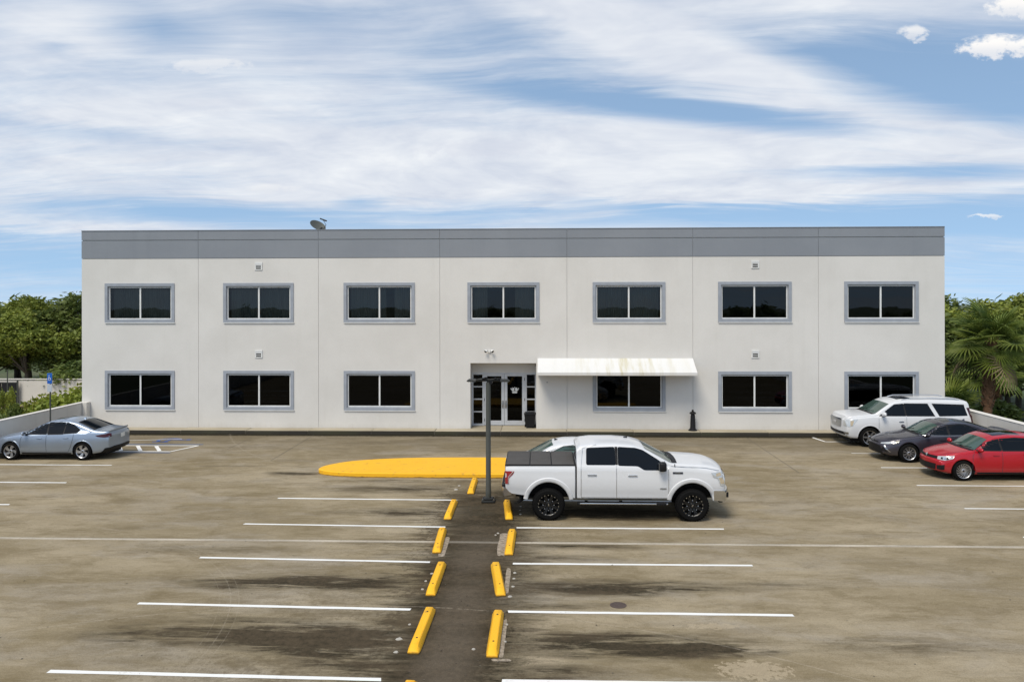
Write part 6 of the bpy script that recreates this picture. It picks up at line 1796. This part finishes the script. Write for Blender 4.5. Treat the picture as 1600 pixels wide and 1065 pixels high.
# shrubs just outside the left wall
GS = 'shrubs outside the left wall'
for key, X, Y, top, sxy, rz, lab in [
    ('bush', -22.7, 37.6, 1.62, .75, .3, 'yellow-green shrub touching the left corner of the office building'),
    ('bush', -24.0, 38.0, 1.25, .62, 1.9, 'yellow-green leafy shrub just right of the blue parking sign'),
    ('bush2', -22.6, 36.0, .85, .55, 2.9, 'olive shrub low against the left wall, under the yellow-green ones'),
    ('bushd', -25.2, 37.6, .92, .38, 5.2, 'small dark shrub left of the blue parking sign, above the wall'),
    ('bushd', -24.7, 35.2, .72, .5, 1.1, 'low dark-green shrub at the left edge of the photo above the wall'),
    ('bush', -23.0, 40.2, 1.75, .8, .9, 'yellowish shrub half hidden behind the building corner'),
    ('bush2', -29.6, 43.0, 1.0, .28, 2.2, 'thin young tree-like shrub at the left edge in front of the gate')]:
    tree(key, X, Y, top, None, lab, 'shrub', 'shrub', GS, rz, sxy=sxy)

# long pale wall, gate and lamp post in the neighbouring yard
wl = thing('garden_wall', 'long pale wall in the yard beyond the left boundary, below the trees', 'wall', (-44, 55, GZ))
mb = MB(); mb.box(-38, 4.6, -.1, .1, 0, 2.1); mb.box(5.0, 26, -.1, .1, 0, 2.1); mb.box(4.601, 4.999, -.14, .14, 0, 2.16); mb.obj('wall_face', 'yard_wall', wl)
mb = MB(); mb.box(-38, 26, -.14, .14, 2.161, 2.22); mb.obj('coping', 'yard_wall', wl)
gt = thing('dark_gate', 'dark metal gate with two leaves at the far left, against the pale wall', 'gate', (-37.9, 54.7, GZ))
for k in (0, 1):
    mb = MB(); mb.box(-1.1 + k * 1.12, -.04 + k * 1.12, -.05, 0, .1, 2.0); lf = mb.obj('gate_leaf', 'black_metal', gt)
    mb = MB(); mb.box(-1.1 + k * 1.12, -.04 + k * 1.12, -.08, -.051, 1.9, 2.0); mb.box(-1.1 + k * 1.12, -.04 + k * 1.12, -.08, -.051, .1, .2); mb.obj('rail', 'dark_metal', lf)
mb = MB(); mb.tube([(1.15, -.03, 0), (1.15, -.03, 2.15)], .06, 8); mb.obj('gate_post', 'pole_metal', gt)
pp = thing('slim_pole', 'thin grey pole rising at the far left beside the dark gate', 'pole', (-30.85, 45.0, GZ))
mb = MB(); mb.tube([(0, 0, 0), (0, 0, 3.7)], .03, 8); mb.obj('shaft', 'pole_metal', pp); mb = MB(); mb.box(.035, .22, -.08, .08, 2.0, 2.5); mb.obj('meter_box', 'aluminium', pp)
bx = thing('utility_cabinet', 'small reddish-brown cabinet standing below the pale wall', 'cabinet', (-36.0, 51.8, GZ))
mat('rust_brown', (0.16, 0.07, 0.045), .8)
mb = MB(); mb.box(-.5, .5, -.35, .35, 0, 1.0, bev=.02); cbn = mb.obj('cabinet_body', 'rust_brown', bx)
mb = MB(); mb.box(-.55, .55, -.4, .4, 1.001, 1.06, bev=.01); mb.obj('lid', 'rust_brown', bx)
pl = thing('low_planter', 'low tan-sided planter along the foot of the pale wall', 'planter', (-34.0, 51.0, GZ))
mb = MB(); mb.box(-1.2, 1.9, -.4, .4, 0, .75, bev=.02); mb.obj('planter_side', 'kerb_concrete', pl)
mb = MB(); mb.box(-1.1, 1.8, -.3, .3, .751, .80); mb.obj('soil', 'rust_brown', pl)

# ------------------------------------------------------------------ right side: palms and trees
def frond_mesh(seed, n=23, spread=225, L=1.0, petiole=.65, droop=.42):
    """fan-shaped palm leaf: stalk along +X then pleated segments radiating and drooping at the tips"""
    rg = random.Random(seed); mb = MB()
    mb.tube([(0, 0, 0), (petiole * .5, 0, .07), (petiole, 0, .06)], [.025, .018, .012], 5)
    c = Vector((petiole, 0, .06))
    for i in range(n):
        a = R(-spread / 2 + spread * i / (n - 1)); ln = L * (0.72 + .28 * math.cos(a * .55)) * rg.uniform(.88, 1.05)
        d = Vector((math.cos(a), math.sin(a), 0)); nrm = Vector((-d.y, d.x, 0))
        prev = None; wbase = .028 * L
        for k, t in enumerate((0, .35, .65, .85, 1)):
            p = c + d * ln * t + Vector((0, 0, .10 * t - droop * ln * max(0, t - .35) ** 1.7 + .04 * abs(math.sin(a)) * t)); w_ = wbase * (.4, 1.0, .9, .5, .06)[k]
            row = [p - nrm * w_ + Vector((0, 0, -.012)), p + Vector((0, 0, .015 if k < 4 else 0)), p + nrm * w_ + Vector((0, 0, -.012))]
            if prev: mb.add(prev + row, [(0, 1, 4, 3), (1, 2, 5, 4)])
            prev = row
    return mb.mesh('frond', 'leaf_palm')
FR = [frond_mesh(1), frond_mesh(2, 22, 245, 1.0, .85, .7), frond_mesh(3, 20, 200, .95, .7, .3)]
FRD = FR[1].copy(); FRD.name = 'frond'
DEADM = mat('leaf_dead', (0.17, 0.13, 0.07), .9)
FRD.materials.clear(); FRD.materials.append(DEADM)
def palm(label, X, Y, z0, h, r, nf, fl, name='cabbage_palm', cat='palm tree', group=None, seed=0, trunk=True, lean=(0, 0), emin=-50, emax=75):
    rg = random.Random(seed)
    t = thing(name, label, cat, (X, Y, z0), 0, group)
    top = Vector((lean[0], lean[1], h))
    if trunk:
        mb = MB(); n = 26; pts = []; rs = []
        for i in range(n + 1):
            u = i / n; pts.append((lean[0] * u * u, lean[1] * u * u, h * u)); base = r * (.70 + .45 * u)
            rough = (0.0 if u < .42 else .03 + .05 * (u - .42)); rs.append(base * (1 + (.05 if i % 2 else -.03)) + (rough if i % 2 else 0))
        mb.tube(pts, rs, 14)
        tr_ = mb.obj('trunk', 'palm_bark', t, smooth=40, fix=False)
        mb = MB()   # cut leaf-stalk boots on the upper trunk
        for i in range(90):
            u = .45 + .55 * i / 90; a = i * 2.399; p = Vector((lean[0] * u * u + math.cos(a) * r * 1.0, lean[1] * u * u + math.sin(a) * r, h * u)); d = Vector((math.cos(a) * .10, math.sin(a) * .10, .20))
            mb.tube([p, p + d], [.055, .03], 5)
        mb.obj('leaf_boots', 'palm_bark', t, fix=False)
    for i in range(nf):
        u = i / nf; a = i * 2.39996 + rg.uniform(-.3, .3); e = R(emax - (emax - emin) * u ** .8 + rg.uniform(-16, 16))
        s_ = fl * rg.uniform(.72, 1.2)
        o = link('frond', FR[i % 3] if not (trunk and h > 4 and i > nf - 5) else FRD, t, tuple(top + Vector((math.cos(a) * r * .6, math.sin(a) * r * .6, -.25 * u))), (rg.uniform(-.4, .4), -e, a), s_)
    return t
palm('tall fan palm with a brown trunk just outside the right wall', 21.05, 38.4, GZ, 5.75, .19, 46, 1.12, seed=4, lean=(.25, 0), group=None)
GP = 'low fan palms under the tall palm'
for k, (X, Y, h, fl, nf, lab) in enumerate([
    (23.6, 37.0, .9, 1.15, 34, 'bushy low fan palm right of the tall palm trunk, above the right wall'),
    (19.0, 39.5, 1.5, 1.05, 30, 'low fan palm between the building corner and the tall palm trunk'),
    (18.6, 43.0, 2.6, 1.1, 30, 'shaded fan palm right against the corner of the office building'),
    (26.0, 40.0, 2.6, 1.1, 32, 'fan palm at the right edge of the photo, halfway up the tall palm'),
    (21.6, 43.0, 1.8, 1.1, 28, 'fan palm in the shade directly behind the tall palm trunk'),
    (24.6, 44.0, 3.9, 1.15, 30, 'taller fan palm behind and right of the tall palm'),
    (18.2, 36.6, .3, .9, 24, 'small fan palm at the foot of the building corner, behind the white utility vehicle'),
    (26.5, 35.6, .5, 1.1, 28, 'low fan palm low at the right edge, just above the wall')]):
    palm(lab, X, Y, GZ, h, .16, nf, fl, 'low_fan_palm', 'palm', GP, 30 + k, trunk=True, emin=-35, emax=80)
GR = 'trees behind the fan palms'
for key, X, Y, top, sxy, rz, lab in [
    ('airy2', 24.4, 54, 6.35, 1.0, .4, 'dark-leaved tree whose top shows just right of the building corner'),
    ('oak2', 27.4, 56, 6.0, 1.1, 1.4, 'olive-green tree behind the tall palm, second from the building'),
    ('oak2', 31.0, 55, 5.9, 1.1, 2.4, 'yellowish-green broad tree behind and right of the tall palm'),
    ('airy', 34.0, 58, 6.3, 1.0, 3.0, 'olive tree at the right edge of the photo behind the palms'),
    ('oak', 22.5, 50, 4.0, 1.15, 4.1, 'dark tree filling the gap between the building corner and the palms'),
    ('oak', 28.2, 49, 4.2, 1.2, 5.1, 'dark tree low behind the tall palm crown'),
    ('oak2', 37.5, 55, 5.6, 1.2, .9, 'broad olive tree just outside the right edge of the photo'),
    ('oak', 33.0, 48, 3.8, 1.2, 2.0, 'dark tree low at the right edge, behind the fan palms'),
    ('oak', 31.5, 66, 6.4, 1.4, 1.0, 'far dark tree at the back of the right tree line')]:
    tree(key, X, Y, top, None, lab, 'broadleaf_tree', 'tree', GR, rz, sxy=sxy)
for k, (X, Y, tp, key) in enumerate([(20.2, 36.2, .5, 'bushd'), (24.8, 38.4, .7, 'bushd'), (28.0, 38.0, 1.0, 'bushd'), (18.6, 46, 2.0, 'bushd'), (22.4, 40.4, .9, 'bushd')]):
    tree(key, X, Y, tp, None, ['dark undergrowth bush left of the tall palm trunk', 'dark undergrowth bush among the low fan palms right of the trunk', 'dark undergrowth bush at the right edge of the photo',
                                'dark bush tucked behind the corner of the office building', 'dark undergrowth bush right behind the tall palm trunk'][k], 'bush', 'bush', 'dark bushes under the palms', k * 1.3, sxy=1.2)

# far woodland all round: one mass
def woodland(name, spots, mt, label):
    cm, _, _ = crown_mesh('tmp', 77, 4.5, 3.4, 18, 2600, .42, mt)
    co = np.empty(len(cm.vertices) * 3, 'f'); cm.vertices.foreach_get('co', co); co = co.reshape(-1, 3)
    allv = []
    for (X, Y, zc, s_, a) in spots:
        M_ = np.array([[math.cos(a), -math.sin(a), 0], [math.sin(a), math.cos(a), 0], [0, 0, 1]]); allv.append(co @ M_.T * s_ + np.array([X, Y, zc]))
    q = np.concatenate(allv); n = len(q) // 4
    me = bpy.data.meshes.new(name); me.vertices.add(len(q)); me.vertices.foreach_set('co', q.ravel().astype('f')); me.loops.add(len(q)); me.loops.foreach_set('vertex_index', np.arange(len(q)))
    me.polygons.add(n); me.polygons.foreach_set('loop_start', np.arange(0, len(q), 4)); me.polygons.foreach_set('loop_total', np.full(n, 4)); me.materials.append(MATS[mt]); me.update()
    tag(link(name, me), label, 'woodland', None, 'stuff')
rg = random.Random(3)
sp = []
for k in range(26):
    a = k / 26; X = -125 + 260 * a; sp.append((X + rg.uniform(-2, 2), 96 + rg.uniform(-5, 5), 1.6 + rg.uniform(-.4, .4), 1.35 + rg.uniform(-.15, .2), rg.uniform(0, 6)))
woodland('distant_woodland', sp, 'leaf_dark', 'dark band of woodland behind the nearer trees on both sides of the building')
sp = []
for k in range(16):
    X = -60 + 120 * k / 15; sp.append((X + rg.uniform(-2, 2), -48 + rg.uniform(-4, 4), 0.9 + rg.uniform(-.8, 1.2), 1.0 + rg.uniform(-.2, .35), rg.uniform(0, 6)))
woodland('woodland_opposite', sp, 'leaf_dark', 'dark tree line facing the building, seen mirrored in its windows')
